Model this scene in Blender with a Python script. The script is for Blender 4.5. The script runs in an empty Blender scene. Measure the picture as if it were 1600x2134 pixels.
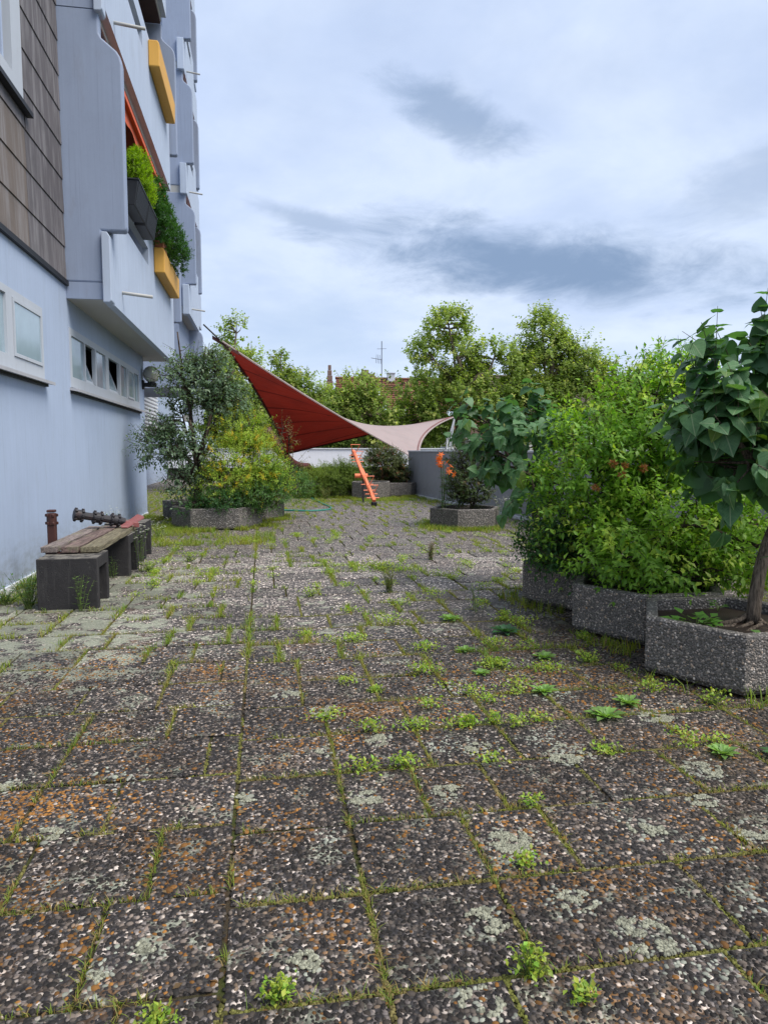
import bpy, bmesh, math
import numpy as np
from mathutils import Vector, Matrix, Quaternion
R = math.radians
scene = bpy.context.scene
col = scene.collection

# ------------------------------------------------------------------ camera
cam_d = bpy.data.cameras.new('camera'); cam = bpy.data.objects.new('camera', cam_d); col.objects.link(cam)
scene.camera = cam
cam_d.sensor_fit = 'HORIZONTAL'; cam_d.sensor_width = 36.0; cam_d.lens = 33.3
cam_d.clip_start = 0.05; cam_d.clip_end = 6000
YAW = math.atan(250 / 1480); PIT = math.atan(129 / 1480)
cam.location = (0, 0, 1.64); cam.rotation_euler = (math.pi / 2 - PIT, 0, -YAW)

# ------------------------------------------------------------------ world
world = bpy.data.worlds.new('World'); scene.world = world; world.use_nodes = True
SUN_AZ, SUN_EL = 126, 56
def build_world():
    nt = world.node_tree; N = nt.nodes; L = nt.links; N.clear()
    def n(t, **k):
        o = N.new(t)
        for a, b in k.items(): setattr(o, a, b)
        return o
    def math_(op, a, b=None, c=None):
        m = n('ShaderNodeMath', operation=op)
        for i, v in enumerate((a, b, c)):
            if v is None: continue
            if isinstance(v, (int, float)): m.inputs[i].default_value = v
            else: L.new(v, m.inputs[i])
        return m.outputs[0]
    def ramp(v, a, b, lo=0.0, hi=1.0):
        m = n('ShaderNodeMapRange', interpolation_type='SMOOTHSTEP')
        L.new(v, m.inputs[0]); m.inputs[1].default_value = a; m.inputs[2].default_value = b
        m.inputs[3].default_value = lo; m.inputs[4].default_value = hi
        return m.outputs[0]
    def mix(f, a, b):
        m = n('ShaderNodeMix', data_type='RGBA')
        L.new(f, m.inputs[0])
        for i, v in ((6, a), (7, b)):
            if isinstance(v, tuple): m.inputs[i].default_value = (*v, 1)
            else: L.new(v, m.inputs[i])
        return m.outputs[2]
    sky = n('ShaderNodeTexSky', sky_type='NISHITA', sun_disc=False)
    sky.sun_elevation = R(SUN_EL); sky.sun_rotation = R(SUN_AZ); sky.air_density = 1.0; sky.dust_density = 1.0
    tc = n('ShaderNodeTexCoord'); sp = n('ShaderNodeSeparateXYZ'); L.new(tc.outputs['Generated'], sp.inputs[0])
    x, y, z = sp.outputs
    zz = math_('ADD', math_('MAXIMUM', z, 0.0), 0.22)
    cb = n('ShaderNodeCombineXYZ'); L.new(math_('DIVIDE', x, zz), cb.inputs[0]); L.new(math_('DIVIDE', y, zz), cb.inputs[1])
    def noise(scale, detail, rough, vec=cb.outputs[0], w=0.0, dist=0.0):
        t = n('ShaderNodeTexNoise', noise_dimensions='4D'); L.new(vec, t.inputs['Vector'])
        t.inputs['Scale'].default_value = scale; t.inputs['Detail'].default_value = detail
        t.inputs['Roughness'].default_value = rough; t.inputs['W'].default_value = w; t.inputs['Distortion'].default_value = dist
        return t.outputs[0]
    soft = noise(1.1, 6, 0.55, w=2.3)
    fine = noise(2.6, 8, 0.58, w=7.1, dist=0.3)
    cov = ramp(soft, 0.33, 0.62, 0.68, 0.96)
    bright = mix(ramp(fine, 0.30, 0.75), (4.5, 5.4, 7.25), (5.7, 6.5, 7.9))
    c = mix(cov, sky.outputs[0], bright)
    # darker cloud bodies drifting in the layer
    ae = n('ShaderNodeCombineXYZ'); L.new(math_('ARCTAN2', x, y), ae.inputs[0]); L.new(math_('ARCSINE', z), ae.inputs[1])
    mp0 = n('ShaderNodeMapping'); L.new(ae.outputs[0], mp0.inputs[0]); mp0.inputs['Scale'].default_value = (1, 2.6, 1)
    wob = noise(8.0, 9, 0.64, vec=mp0.outputs[0], w=1.7, dist=0.5)
    big = noise(2.0, 4, 0.5, vec=mp0.outputs[0], w=11.0)
    masks = ramp(big, 0.60, 0.85, 0, 0.35)
    for az, el, rot, sx, sy, amt in ((21.5, 13.9, -9, 0.36, 0.060, 1.0), (15.2, 24.0, -22, 0.125, 0.040, 0.72), (4.5, 17.2, -12, 0.13, 0.018, 0.5),
                                     (38.0, 18.5, 10, 0.16, 0.05, 0.4), (-62.0, 20, 5, 0.3, 0.06, 0.8), (95, 17, -6, 0.35, 0.07, 0.8), (160, 24, 6, 0.3, 0.08, 0.8), (-130, 18, -5, 0.3, 0.06, 0.8)):
        mp = n('ShaderNodeMapping', vector_type='TEXTURE'); L.new(ae.outputs[0], mp.inputs[0])
        mp.inputs['Location'].default_value = (R(az), R(el), 0); mp.inputs['Rotation'].default_value = (0, 0, R(rot)); mp.inputs['Scale'].default_value = (sx, sy, 1)
        ln = n('ShaderNodeVectorMath', operation='LENGTH'); L.new(mp.outputs[0], ln.inputs[0])
        v = math_('ADD', math_('SUBTRACT', 1.0, ln.outputs['Value']), math_('MULTIPLY', math_('SUBTRACT', wob, 0.5), 1.7))
        masks = math_('MAXIMUM', masks, ramp(v, -0.08, 0.80, 0, amt))
    c = mix(masks, c, (1.85, 2.65, 4.05))
    # bluish haze band above the horizon
    c = mix(ramp(z, 0.0, 0.16, 0.35, 0.0), c, (5.1, 6.3, 8.3))
    bg = n('ShaderNodeBackground'); bg.inputs[1].default_value = 0.080
    L.new(c, bg.inputs[0])
    out = n('ShaderNodeOutputWorld'); L.new(bg.outputs[0], out.inputs[0])
build_world()

# ------------------------------------------------------------------ sun and exposure
sun_d = bpy.data.lights.new('sun', 'SUN'); sun = bpy.data.objects.new('sun', sun_d); col.objects.link(sun)
sun_d.energy = 2.5; sun_d.angle = R(38); sun_d.color = (1.0, 0.95, 0.88)
sdir = Vector((math.sin(R(SUN_AZ)) * math.cos(R(SUN_EL)), math.cos(R(SUN_AZ)) * math.cos(R(SUN_EL)), math.sin(R(SUN_EL))))
sun.rotation_euler = sdir.to_track_quat('Z', 'Y').to_euler(); sun.location = (30, 20, 40)
vs = scene.view_settings; vs.view_transform = 'Standard'; vs.look = 'None'; vs.exposure = 0.84; vs.gamma = 1.0; vs.use_curve_mapping = False
scene.render.engine = 'CYCLES'
scene.cycles.max_bounces = 6; scene.cycles.transparent_max_bounces = 8

# ------------------------------------------------------------------ helpers
rng = np.random.default_rng(7)
ORG = {}
def tag(o, label=None, cat=None, group=None, kind=None):
    if label: o['label'] = label
    if cat: o['category'] = cat
    if group: o['group'] = group
    if kind: o['kind'] = kind
    return o
def link(o, parent=None, loc=(0, 0, 0)):
    col.objects.link(o); base = np.array(ORG[parent.name]) if parent else np.zeros(3)
    o.parent = parent; o.location = tuple(np.array(loc, float) - base); ORG[o.name] = tuple(loc)
    return o
def thing(name, loc, label, cat, group=None):
    o = bpy.data.objects.new(name, None); o.empty_display_size = 0.2
    link(o, None, loc); return tag(o, label, cat, group)
def mesh_obj(name, me, mat, parent=None, loc=None):
    o = bpy.data.objects.new(name, me)
    if mat: me.materials.append(mat)
    return link(o, parent, loc if loc is not None else (ORG[parent.name] if parent else (0, 0, 0)))
class MB:
    def __init__(s): s.v = []; s.f = []
    def add(s, V, F):
        k = len(s.v); s.v += [tuple(map(float, p)) for p in V]; s.f += [tuple(i + k for i in f) for f in F]; return s
    def box(s, x0, x1, y0, y1, z0, z1):
        return s.add([(x, y, z) for z in (z0, z1) for y in (y0, y1) for x in (x0, x1)],
                     [(0, 2, 3, 1), (4, 5, 7, 6), (0, 1, 5, 4), (2, 6, 7, 3), (0, 4, 6, 2), (1, 3, 7, 5)])
    def prism(s, poly, a0, a1, axis):      # poly in the plane across the axis, ordered (x,z) for axis y, (y,z) for x, (x,y) for z
        n = len(poly)
        def P(p, a): return {'y': (p[0], a, p[1]), 'x': (a, p[0], p[1]), 'z': (p[0], p[1], a)}[axis]
        V = [P(p, a0) for p in poly] + [P(p, a1) for p in poly]
        F = [tuple(range(n)), tuple(range(2 * n - 1, n - 1, -1))] + [(i, n + i, n + (i + 1) % n, (i + 1) % n) for i in range(n)]
        return s.add(V, F)
    def tube(s, pts, rad, n=6, cap=True):
        pts = [np.array(p, float) for p in pts]
        if not hasattr(rad, '__len__'): rad = [rad] * len(pts)
        V = []; ref = None
        for i, p in enumerate(pts):
            d = pts[min(i + 1, len(pts) - 1)] - pts[max(i - 1, 0)]; d = d / (np.linalg.norm(d) + 1e-9)
            if ref is None: ref = np.array((0, 0, 1.0)) if abs(d[2]) < .9 else np.array((1.0, 0, 0))
            u = np.cross(d, ref); u /= np.linalg.norm(u) + 1e-9; w = np.cross(u, d); ref = w
            for k in range(n):
                a = 2 * math.pi * k / n; V.append(p + rad[i] * (u * math.cos(a) + w * math.sin(a)))
        F = [(i * n + k, i * n + (k + 1) % n, (i + 1) * n + (k + 1) % n, (i + 1) * n + k) for i in range(len(pts) - 1) for k in range(n)]
        if cap: F += [tuple(range(n - 1, -1, -1)), tuple(range((len(pts) - 1) * n, len(pts) * n))]
        return s.add(V, F)
    def obox(s, c, ax, half):             # oriented box: centre, 3 axes, half sizes
        c = np.array(c, float); ax = [np.array(a, float) / np.linalg.norm(a) for a in ax]
        V = [c + sx * half[0] * ax[0] + sy * half[1] * ax[1] + sz * half[2] * ax[2] for sz in (-1, 1) for sy in (-1, 1) for sx in (-1, 1)]
        return s.add(V, [(0, 2, 3, 1), (4, 5, 7, 6), (0, 1, 5, 4), (2, 6, 7, 3), (0, 4, 6, 2), (1, 3, 7, 5)])
    def lathe(s, c, prof, n=16):           # profile of (r, z) about a vertical axis at c
        V = [(c[0] + r * math.cos(2 * math.pi * k / n), c[1] + r * math.sin(2 * math.pi * k / n), c[2] + z) for r, z in prof for k in range(n)]
        m = len(prof)
        F = [(i * n + k, i * n + (k + 1) % n, (i + 1) * n + (k + 1) % n, (i + 1) * n + k) for i in range(m - 1) for k in range(n)]
        F += [tuple(range(n - 1, -1, -1)), tuple(range((m - 1) * n, m * n))]
        return s.add(V, F)
    def build(s, name, mat, parent=None, loc=None, bevel=0, smooth=False, seg=2):
        base = np.array(loc if loc is not None else (ORG[parent.name] if parent else (0, 0, 0)))
        me = bpy.data.meshes.new(name); me.from_pydata([tuple(np.array(p) - base) for p in s.v], [], s.f)
        bm = bmesh.new(); bm.from_mesh(me); bmesh.ops.recalc_face_normals(bm, faces=bm.faces)
        if bevel:
            ed = [e for e in bm.edges if len(e.link_faces) == 2 and e.calc_face_angle(0) > 0.5]
            bmesh.ops.bevel(bm, geom=ed, offset=bevel, segments=seg, affect='EDGES', clamp_overlap=True, profile=0.5)
        bm.to_mesh(me); bm.free()
        if smooth: me.polygons.foreach_set('use_smooth', [True] * len(me.polygons))
        return mesh_obj(name, me, mat, parent, tuple(base))
def np_mesh(name, V, F, mat, parent=None, loc=None, C=None, smooth=False):
    base = np.array(loc if loc is not None else (ORG[parent.name] if parent else (0, 0, 0)), float)
    V = np.asarray(V, np.float32).reshape(-1, 3) - base.astype(np.float32); F = np.asarray(F, np.int32)
    me = bpy.data.meshes.new(name); k = F.shape[1]
    me.vertices.add(len(V)); me.vertices.foreach_set('co', V.ravel())
    me.loops.add(F.size); me.loops.foreach_set('vertex_index', F.ravel())
    me.polygons.add(len(F)); me.polygons.foreach_set('loop_start', np.arange(0, F.size, k, dtype=np.int32)); me.polygons.foreach_set('loop_total', np.full(len(F), k, np.int32))
    if smooth: me.polygons.foreach_set('use_smooth', np.ones(len(F), bool))
    me.update(calc_edges=True)
    if C is not None:
        a = me.color_attributes.new('Col', 'FLOAT_COLOR', 'POINT')
        C4 = np.ones((len(V), 4), np.float32); C4[:, :3] = C; a.data.foreach_set('color', C4.ravel())
    return mesh_obj(name, me, mat, parent, tuple(base))
def nrm(a): return a / (np.linalg.norm(a, axis=-1, keepdims=True) + 1e-9)
def frames(D, U):                          # columns x, y=D, z close to U
    y = nrm(D); z = nrm(U - (U * y).sum(-1, keepdims=True) * y); x = np.cross(y, z)
    return np.stack([x, y, z], -1)
def scatter(Tv, Tf, P, M, S, C=None):      # copies of a template as one vertex / face / colour array
    P = np.asarray(P); k = len(P); S = np.asarray(S)
    T = Tv[None] * (S[:, None, None] if S.ndim == 1 else S[:, None, :])
    V = np.einsum('kij,knj->kni', M, T) + P[:, None]
    F = (np.asarray(Tf)[None] + (np.arange(k) * len(Tv))[:, None, None]).reshape(-1, np.asarray(Tf).shape[1])
    CC = None if C is None else np.repeat(C, len(Tv), 0)
    return V.reshape(-1, 3), F, CC
def vn(P, scale, seed=0):                  # 3-D value noise, 0..1
    P = np.asarray(P, float) * scale + seed * 17.13; i = np.floor(P).astype(np.int64); f = P - i; f = f * f * (3 - 2 * f)
    def h(a, b, c):
        n = (a * 374761393 + b * 668265263 + c * 2147483647 + seed * 974711) & 0xffffffff
        n = ((n ^ (n >> 13)) * 1274126177) & 0xffffffff; n = (n ^ (n >> 16)) & 0xffff
        return n / 65535.0
    r = 0
    for dx in (0, 1):
        for dy in (0, 1):
            for dz in (0, 1):
                w = (f[..., 0] if dx else 1 - f[..., 0]) * (f[..., 1] if dy else 1 - f[..., 1]) * (f[..., 2] if dz else 1 - f[..., 2])
                r = r + w * h(i[..., 0] + dx, i[..., 1] + dy, i[..., 2] + dz)
    return r
def rdir(n): return nrm(rng.normal(size=(n, 3)))

# ------------------------------------------------------------------ materials
def new_mat(name):
    m = bpy.data.materials.new(name); m.use_nodes = True; nt = m.node_tree
    return m, nt, nt.nodes, nt.links, nt.nodes['Principled BSDF']
class NB:                                  # small node-building helper
    def __init__(s, name): s.m, s.nt, s.N, s.L, s.b = new_mat(name)
    def n(s, t, **k):
        o = s.N.new(t)
        for a, b in k.items(): setattr(o, a, b)
        return o
    def put(s, sock, v):
        if isinstance(v, tuple) and len(v) == 3 and sock.type == 'RGBA': sock.default_value = (*v, 1)
        elif isinstance(v, (int, float, tuple)): sock.default_value = v
        else: s.L.new(v, sock)
    def math(s, op, a, b=0.0, c=0.0):
        m = s.n('ShaderNodeMath', operation=op)
        for i, v in enumerate((a, b, c)): s.put(m.inputs[i], v)
        return m.outputs[0]
    def ramp(s, v, a, b, lo=0.0, hi=1.0):
        m = s.n('ShaderNodeMapRange', interpolation_type='SMOOTHSTEP')
        for i, q in enumerate((v, a, b, lo, hi)): s.put(m.inputs[i], q)
        return m.outputs[0]
    def mix(s, f, a, b, blend='MIX'):
        m = s.n('ShaderNodeMix', data_type='RGBA', blend_type=blend)
        s.put(m.inputs[0], f); s.put(m.inputs[6], a); s.put(m.inputs[7], b); return m.outputs[2]
    def pos(s, scale=(1, 1, 1)):
        g = s.n('ShaderNodeNewGeometry'); m = s.n('ShaderNodeMapping'); s.L.new(g.outputs['Position'], m.inputs[0]); m.inputs['Scale'].default_value = scale
        return m.outputs[0]
    def noise(s, vec, scale, detail=4, rough=0.55, dist=0.0):
        t = s.n('ShaderNodeTexNoise'); s.put(t.inputs['Vector'], vec); t.inputs['Scale'].default_value = scale
        t.inputs['Detail'].default_value = detail; t.inputs['Roughness'].default_value = rough; t.inputs['Distortion'].default_value = dist
        return t.outputs[0]
    def bump(s, h, strength=0.3, dist=0.01):
        b = s.n('ShaderNodeBump'); b.inputs['Strength'].default_value = strength; b.inputs['Distance'].default_value = dist; s.put(b.inputs['Height'], h)
        s.L.new(b.outputs[0], s.b.inputs['Normal']); return b.outputs[0]
    def out(s, colr, rough=0.7, spec=0.5, metal=0.0):
        s.put(s.b.inputs['Base Color'], colr); s.put(s.b.inputs['Roughness'], rough); s.put(s.b.inputs['Specular IOR Level'], spec); s.b.inputs['Metallic'].default_value = metal
        return s.m
def paint(name, c, rough=0.65, var=0.12, scale=1.5, streak=0.15, grain=120, bump=0.15, spec=0.3, dirt=None, wear=0):
    k = NB(name); p = k.pos()
    a = k.noise(p, scale, 5, 0.6); st = k.noise(k.pos((6, 6, 0.35)), 2.0, 4, 0.6)
    v = k.math('ADD', k.math('MULTIPLY', k.math('SUBTRACT', a, 0.5), var * 2), k.math('MULTIPLY', k.math('SUBTRACT', st, 0.5), streak * 2))
    fac = k.math('ADD', v, 1.0)
    cc = k.mix(1.0, c, fac, 'MULTIPLY')
    if dirt: cc = k.mix(k.ramp(k.noise(k.pos((3, 3, .8)), 1.6, 6, 0.65), 0.56, 0.75, 0, dirt[1]), cc, dirt[0])
    if wear:
        sz = k.n('ShaderNodeSeparateXYZ'); k.L.new(p, sz.inputs[0])
        fs = k.noise(k.pos((11, 11, .22)), 2.4, 6, .7); cc = k.mix(k.ramp(fs, .54, .74, 0, wear * .55), cc, tuple(q * .62 for q in c))
        low = k.math('MULTIPLY', k.ramp(sz.outputs[2], .75, .02), k.ramp(k.noise(k.pos((2, 2, 5)), 2.2, 6, .7), .38, .66)); cc = k.mix(k.math('MULTIPLY', low, .5 * wear), cc, (0.17, 0.17, 0.15))
        cr = k.noise(k.pos((1, 1, 1)), 1.1, 8, .8); cc = k.mix(k.ramp(k.math('ABSOLUTE', k.math('SUBTRACT', cr, .5)), .0, .004, .28 * wear, 0), cc, tuple(q * .45 for q in c))
        pt = k.noise(p, .55, 2, .4); cc = k.mix(k.ramp(pt, .54, .56, 0, .10 * wear), cc, tuple(q * 1.18 for q in c))
    k.bump(k.noise(p, grain, 3, 0.6), bump, 0.004)
    return k.out(cc, rough, spec)
def aggregate(name, dark, mid, light, scale=58, lich=0.1, flo=0.04):
    k = NB(name); p = k.pos()
    v1 = k.n('ShaderNodeTexVoronoi', feature='F1'); k.put(v1.inputs['Vector'], p); v1.inputs['Scale'].default_value = scale
    sp = k.n('ShaderNodeSeparateColor'); k.L.new(v1.outputs['Color'], sp.inputs[0])
    cr = k.n('ShaderNodeValToRGB'); k.L.new(sp.outputs[0], cr.inputs[0]); cr.color_ramp.interpolation = 'CONSTANT'
    e = cr.color_ramp.elements; e[0].position = 0; e[0].color = (*dark, 1); e[1].position = 0.42; e[1].color = (*mid, 1)
    for pos_, c_ in ((0.66, tuple(q * 1.7 for q in mid)), (0.82, tuple(q * 0.5 for q in light)), (0.93, light)):
        x = e.new(pos_); x.color = (*c_, 1)
    edge = k.ramp(v1.outputs['Distance'], 0.35, 0.62)
    c = k.mix(edge, cr.outputs[0], tuple(q * 0.8 for q in dark))
    c = k.mix(k.ramp(k.noise(p, 3.5, 6, 0.7), 0.58, 0.72, 0, lich), c, (0.30, 0.31, 0.24))
    c = k.mix(k.ramp(k.noise(p, 0.9, 5, 0.6), 0.5, 0.75, 0, 0.35), c, (0.05, 0.046, 0.036))
    k.bump(k.math('SUBTRACT', 1.0, v1.outputs['Distance']), 0.9, 0.012)
    return k.out(c, 0.7, 0.4)
def attr_mat(name, rough=0.6, spec=0.4, bumpscale=None, trans=0.0):
    k = NB(name); a = k.n('ShaderNodeAttribute', attribute_name='Col')
    if bumpscale: k.bump(k.noise(k.pos(), bumpscale, 3, 0.6), 0.5, 0.004)
    m = k.out(a.outputs['Color'], rough, spec)
    if trans:
        t = k.n('ShaderNodeBsdfTranslucent'); k.L.new(k.mix(1.0, a.outputs['Color'], (1.5, 1.6, 0.6), 'MULTIPLY'), t.inputs[0])
        ms = k.n('ShaderNodeMixShader'); ms.inputs[0].default_value = trans
        k.L.new(k.b.outputs[0], ms.inputs[1]); k.L.new(t.outputs[0], ms.inputs[2]); k.L.new(ms.outputs[0], k.N['Material Output'].inputs[0])
    return m
def heart_mat(name, c1, c2, vein):
    k = NB(name); uv = k.n('ShaderNodeUVMap', uv_map='leaf'); sp = k.n('ShaderNodeSeparateXYZ'); k.L.new(uv.outputs[0], sp.inputs[0])
    ax = k.math('ABSOLUTE', k.math('SUBTRACT', sp.outputs[0], 0.5)); oi = k.n('ShaderNodeObjectInfo')
    base = k.mix(oi.outputs['Random'], c1, c2)
    base = k.mix(k.ramp(k.noise(uv.outputs[0], 5, 4, .6), .3, .75, 0, .45), base, tuple(q * 1.5 for q in c2))
    ph = k.math('SUBTRACT', k.math('MULTIPLY', sp.outputs[1], 8.0), k.math('MULTIPLY', ax, 9.0))
    sv = k.math('PINGPONG', ph, 0.5)
    side = k.ramp(sv, 0.0, 0.07, 0.30, 0.0)
    mid = k.ramp(ax, 0.006, 0.03, 0.9, 0.0)
    c = k.mix(k.math('MAXIMUM', side, mid), base, vein)
    k.bump(k.math('MULTIPLY', k.ramp(sv, 0, .35), 1.0), 0.22, 0.004)
    m = k.out(c, 0.5, 0.4)
    t = k.n('ShaderNodeBsdfTranslucent'); k.L.new(k.mix(1.0, c, (1.2, 1.35, .4), 'MULTIPLY'), t.inputs[0])
    ms = k.n('ShaderNodeMixShader'); ms.inputs[0].default_value = 0.34
    k.L.new(k.b.outputs[0], ms.inputs[1]); k.L.new(t.outputs[0], ms.inputs[2]); k.L.new(ms.outputs[0], k.N['Material Output'].inputs[0])
    return m
def glass(name, tint, rough=0.04):
    k = NB(name); k.bump(k.noise(k.pos(), 1.2, 2, .5), 0.03, 0.05)
    return k.out(k.mix(k.noise(k.pos(), 2.5, 4, .6), tint, tuple(q * 1.5 for q in tint)), rough, 0.9)
def wood(name, c):
    k = NB(name); g = k.noise(k.pos((22, 1.2, 22)), 2.2, 6, 0.65, 0.6); st = k.noise(k.pos(), 4, 5, .65)
    cc = k.mix(k.ramp(g, 0.35, 0.68), tuple(q * .35 for q in c), c); cc = k.mix(k.ramp(st, .52, .72, 0, .6), cc, (0.20, 0.19, 0.12))
    k.bump(g, 0.8, 0.01); return k.out(cc, 0.85, 0.25)
def metal_paint(name, c, rust=(0.10, 0.03, 0.015), amt=0.3, rough=0.5):
    k = NB(name); f = k.ramp(k.noise(k.pos(), 9, 6, .7), .5, .72, 0, amt); k.bump(k.noise(k.pos(), 60, 3, .6), .2, .004)
    return k.out(k.mix(f, c, rust), rough, .4)

M = {}
M['wall'] = paint('blue_white_render', (0.365, 0.435, 0.56), var=0.07, streak=0.09, dirt=((0.30, 0.34, 0.40), 0.45), wear=1.0)
M['fin'] = paint('grey_blue_render', (0.262, 0.312, 0.42), var=0.09, streak=0.10, dirt=((0.22, 0.24, 0.29), 0.45), wear=.7)
M['parapet'] = paint('pale_render', (0.42, 0.485, 0.595), var=0.07, streak=0.14, dirt=((0.33, 0.36, 0.42), 0.5), wear=.9)
M['soffit'] = paint('soffit_concrete', (0.42, 0.42, 0.40), var=0.05, streak=0.0)
M['yellow'] = paint('yellow_trough_paint', (0.66, 0.36, 0.075), var=0.08, streak=0.1, dirt=((0.35, 0.2, 0.05), 0.3))
M['brown'] = paint('shade_toned_brown_wall', (0.05, 0.028, 0.024), var=0.1)  # reddish dark of awning shading put into the recess wall colour
M['black'] = paint('black_trim', (0.012, 0.012, 0.014), rough=0.5)
M['frame'] = paint('pale_window_frame', (0.44, 0.47, 0.51), rough=0.45, var=0.05, streak=0.06, bump=0.03, dirt=((0.3, 0.29, 0.27), .4))
M['sill'] = paint('metal_sill', (0.40, 0.40, 0.42), rough=0.4, var=0.1, dirt=((0.12, 0.11, 0.10), .6))
M['glass'] = glass('frosted_glass', (0.22, 0.29, 0.33), 0.12)
M['glassb'] = glass('blue_glass', (0.10, 0.14, 0.20), 0.03)
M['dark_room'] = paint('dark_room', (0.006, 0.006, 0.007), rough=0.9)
def clad_mat(name, c1, c2):
    k = NB(name); st = k.noise(k.pos((7, 7, .5)), 1.6, 6, .65); b = k.noise(k.pos(), 2.2, 5, .6); oi = k.n('ShaderNodeObjectInfo')
    base = k.mix(oi.outputs['Random'], c1, c2)
    base = k.mix(k.ramp(st, .42, .68, 0, .7), base, (0.25, 0.235, 0.235)); base = k.mix(k.ramp(b, .5, .75, 0, .4), base, tuple(q * .6 for q in c1))
    k.bump(k.noise(k.pos(), 90, 3, .6), .2, .004); return k.out(base, .62, .35)
M['clad'] = clad_mat('fibre_cement', (0.088, 0.078, 0.080), (0.108, 0.096, 0.098))
M['clad2'] = clad_mat('fibre_cement_warm', (0.135, 0.108, 0.088), (0.155, 0.122, 0.098))
M['orange'] = metal_paint('orange_fabric', (0.62, 0.10, 0.025), (0.45, .06, .02), .3, .7)
M['concrete'] = paint('dark_concrete', (0.034, 0.032, 0.034), var=0.35, streak=0.15, scale=4, bump=0.4, grain=60, dirt=((0.20, 0.19, 0.17), 0.7))
def block_mat():
    k = NB('weathered_concrete'); p = k.pos(); g_ = k.n('ShaderNodeNewGeometry'); sn = k.n('ShaderNodeSeparateXYZ'); k.L.new(g_.outputs['Normal'], sn.inputs[0])
    c = k.mix(k.noise(p, 5, 6, .65), (.022, .021, .023), (.050, .047, .048)); c = k.mix(k.ramp(k.noise(k.pos((9, 9, .8)), 1.8, 5, .65), .52, .72, 0, .5), c, (.085, .08, .078))
    c = k.mix(k.math('MULTIPLY', k.ramp(sn.outputs[2], .5, .95), k.ramp(k.noise(p, 9, 6, .7), .36, .6)), c, (.19, .175, .15)); c = k.mix(k.ramp(k.noise(p, 17, 6, .75), .60, .68, 0, .55), c, (.12, .115, .105))
    k.bump(k.math('ADD', k.noise(p, 24, 6, .7), k.noise(p, 130, 3, .6)), .7, .01); return k.out(c, .9, .2)
M['block'] = block_mat()
M['grey_wall'] = paint('grey_render', (0.34, 0.35, 0.38), var=0.08, streak=0.1, dirt=((0.17, 0.17, 0.175), 0.6), wear=.8)
M['white_wall'] = paint('white_render', (0.78, 0.79, 0.84), var=0.04, streak=0.08, dirt=((0.5, 0.51, 0.53), 0.35))
M['coping'] = paint('white_coping', (0.72, 0.74, 0.78), rough=.4, var=.05)
M['board1'] = wood('grey_wood', (0.27, 0.22, 0.20)); M['board2'] = wood('brown_wood', (0.22, 0.155, 0.135)); M['board3'] = wood('mossy_wood', (0.25, 0.215, 0.14))
M['rustmetal'] = metal_paint('rusty_brown_metal', (0.060, 0.020, 0.016), (0.02, .01, .009), .7, .6)
M['darkmetal'] = metal_paint('dark_worn_rubber', (0.028, 0.026, 0.030), (0.09, .03, .02), .4, .6)
M['redseat'] = metal_paint('faded_red_paint', (0.22, 0.070, 0.066), (0.14, .05, .04), .3, .5)
M['seesaw'] = metal_paint('orange_paint', (0.80, 0.20, 0.085), (0.45, .12, .05), .25, .4)
M['strut'] = metal_paint('red_brown_paint', (0.075, 0.014, 0.011), (0.07, .02, .015), .4, .5)
M['silver'] = metal_paint('galvanised', (0.55, 0.57, 0.6), (0.35, .34, .33), .4, .35)
M['hose'] = paint('teal_hose', (0.02, 0.22, 0.17), rough=.35, var=.05)
def bark(name, c):
    k = NB(name); f = k.noise(k.pos((34, 34, 5)), 1.6, 6, .68, .5); g_ = k.noise(k.pos(), 11, 5, .65)
    cc = k.mix(k.ramp(f, .36, .66), tuple(q * .30 for q in c), tuple(q * 1.25 for q in c)); cc = k.mix(k.ramp(g_, .5, .72, 0, .5), cc, tuple(q * .6 for q in c))
    k.bump(f, 1.0, .03); return k.out(cc, .9, .2)
M['bark'] = bark('bark', (0.105, 0.078, 0.060)); M['barkg'] = bark('grey_bark', (0.21, 0.165, 0.125))
M['soil'] = paint('soil', (0.022, 0.013, 0.009), var=.5, scale=20, grain=60, bump=1.0)
M['planter'] = aggregate('exposed_aggregate_planter', (0.12, 0.11, 0.10), (0.23, 0.205, 0.182), (0.52, 0.48, 0.44))
M['pebble'] = attr_mat('pebble', 0.62, 0.14)
M['lichen'] = attr_mat('lichen', 0.95, 0.1, 300)
M['leaf'] = attr_mat('leaf', 0.48, 0.4, None, 0.38)
M['leaft'] = attr_mat('tree_leaf', 0.6, 0.25, None, 0.5)
M['leafm'] = attr_mat('leaf_matt', 0.6, 0.3, None, 0.42)
M['petal'] = attr_mat('petal', 0.6, 0.3, None, 0.3)
M['lilac'] = heart_mat('lilac_leaf', (0.058, 0.150, 0.062), (0.110, 0.225, 0.092), (0.26, 0.35, 0.19))
M['lilacy'] = heart_mat('young_lilac_leaf', (0.07, 0.16, 0.03), (0.13, 0.20, 0.025), (0.26, 0.32, 0.12))
M['globe'] = glass('globe_glass', (0.33, 0.32, 0.27), .06)
M['plastic'] = paint('black_plastic', (0.022, 0.024, 0.028), rough=.45, var=.05, bump=.02)
M['terracotta'] = paint('terracotta', (0.28, 0.10, 0.05))
M['stone'] = paint('sandstone', (0.20, 0.13, 0.105), var=.3, scale=6)
M['sky_light'] = glass('skylight_glass', (0.35, 0.42, 0.5), .1)
M['house'] = paint('house_render', (0.62, 0.60, 0.56), var=.05)

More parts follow.
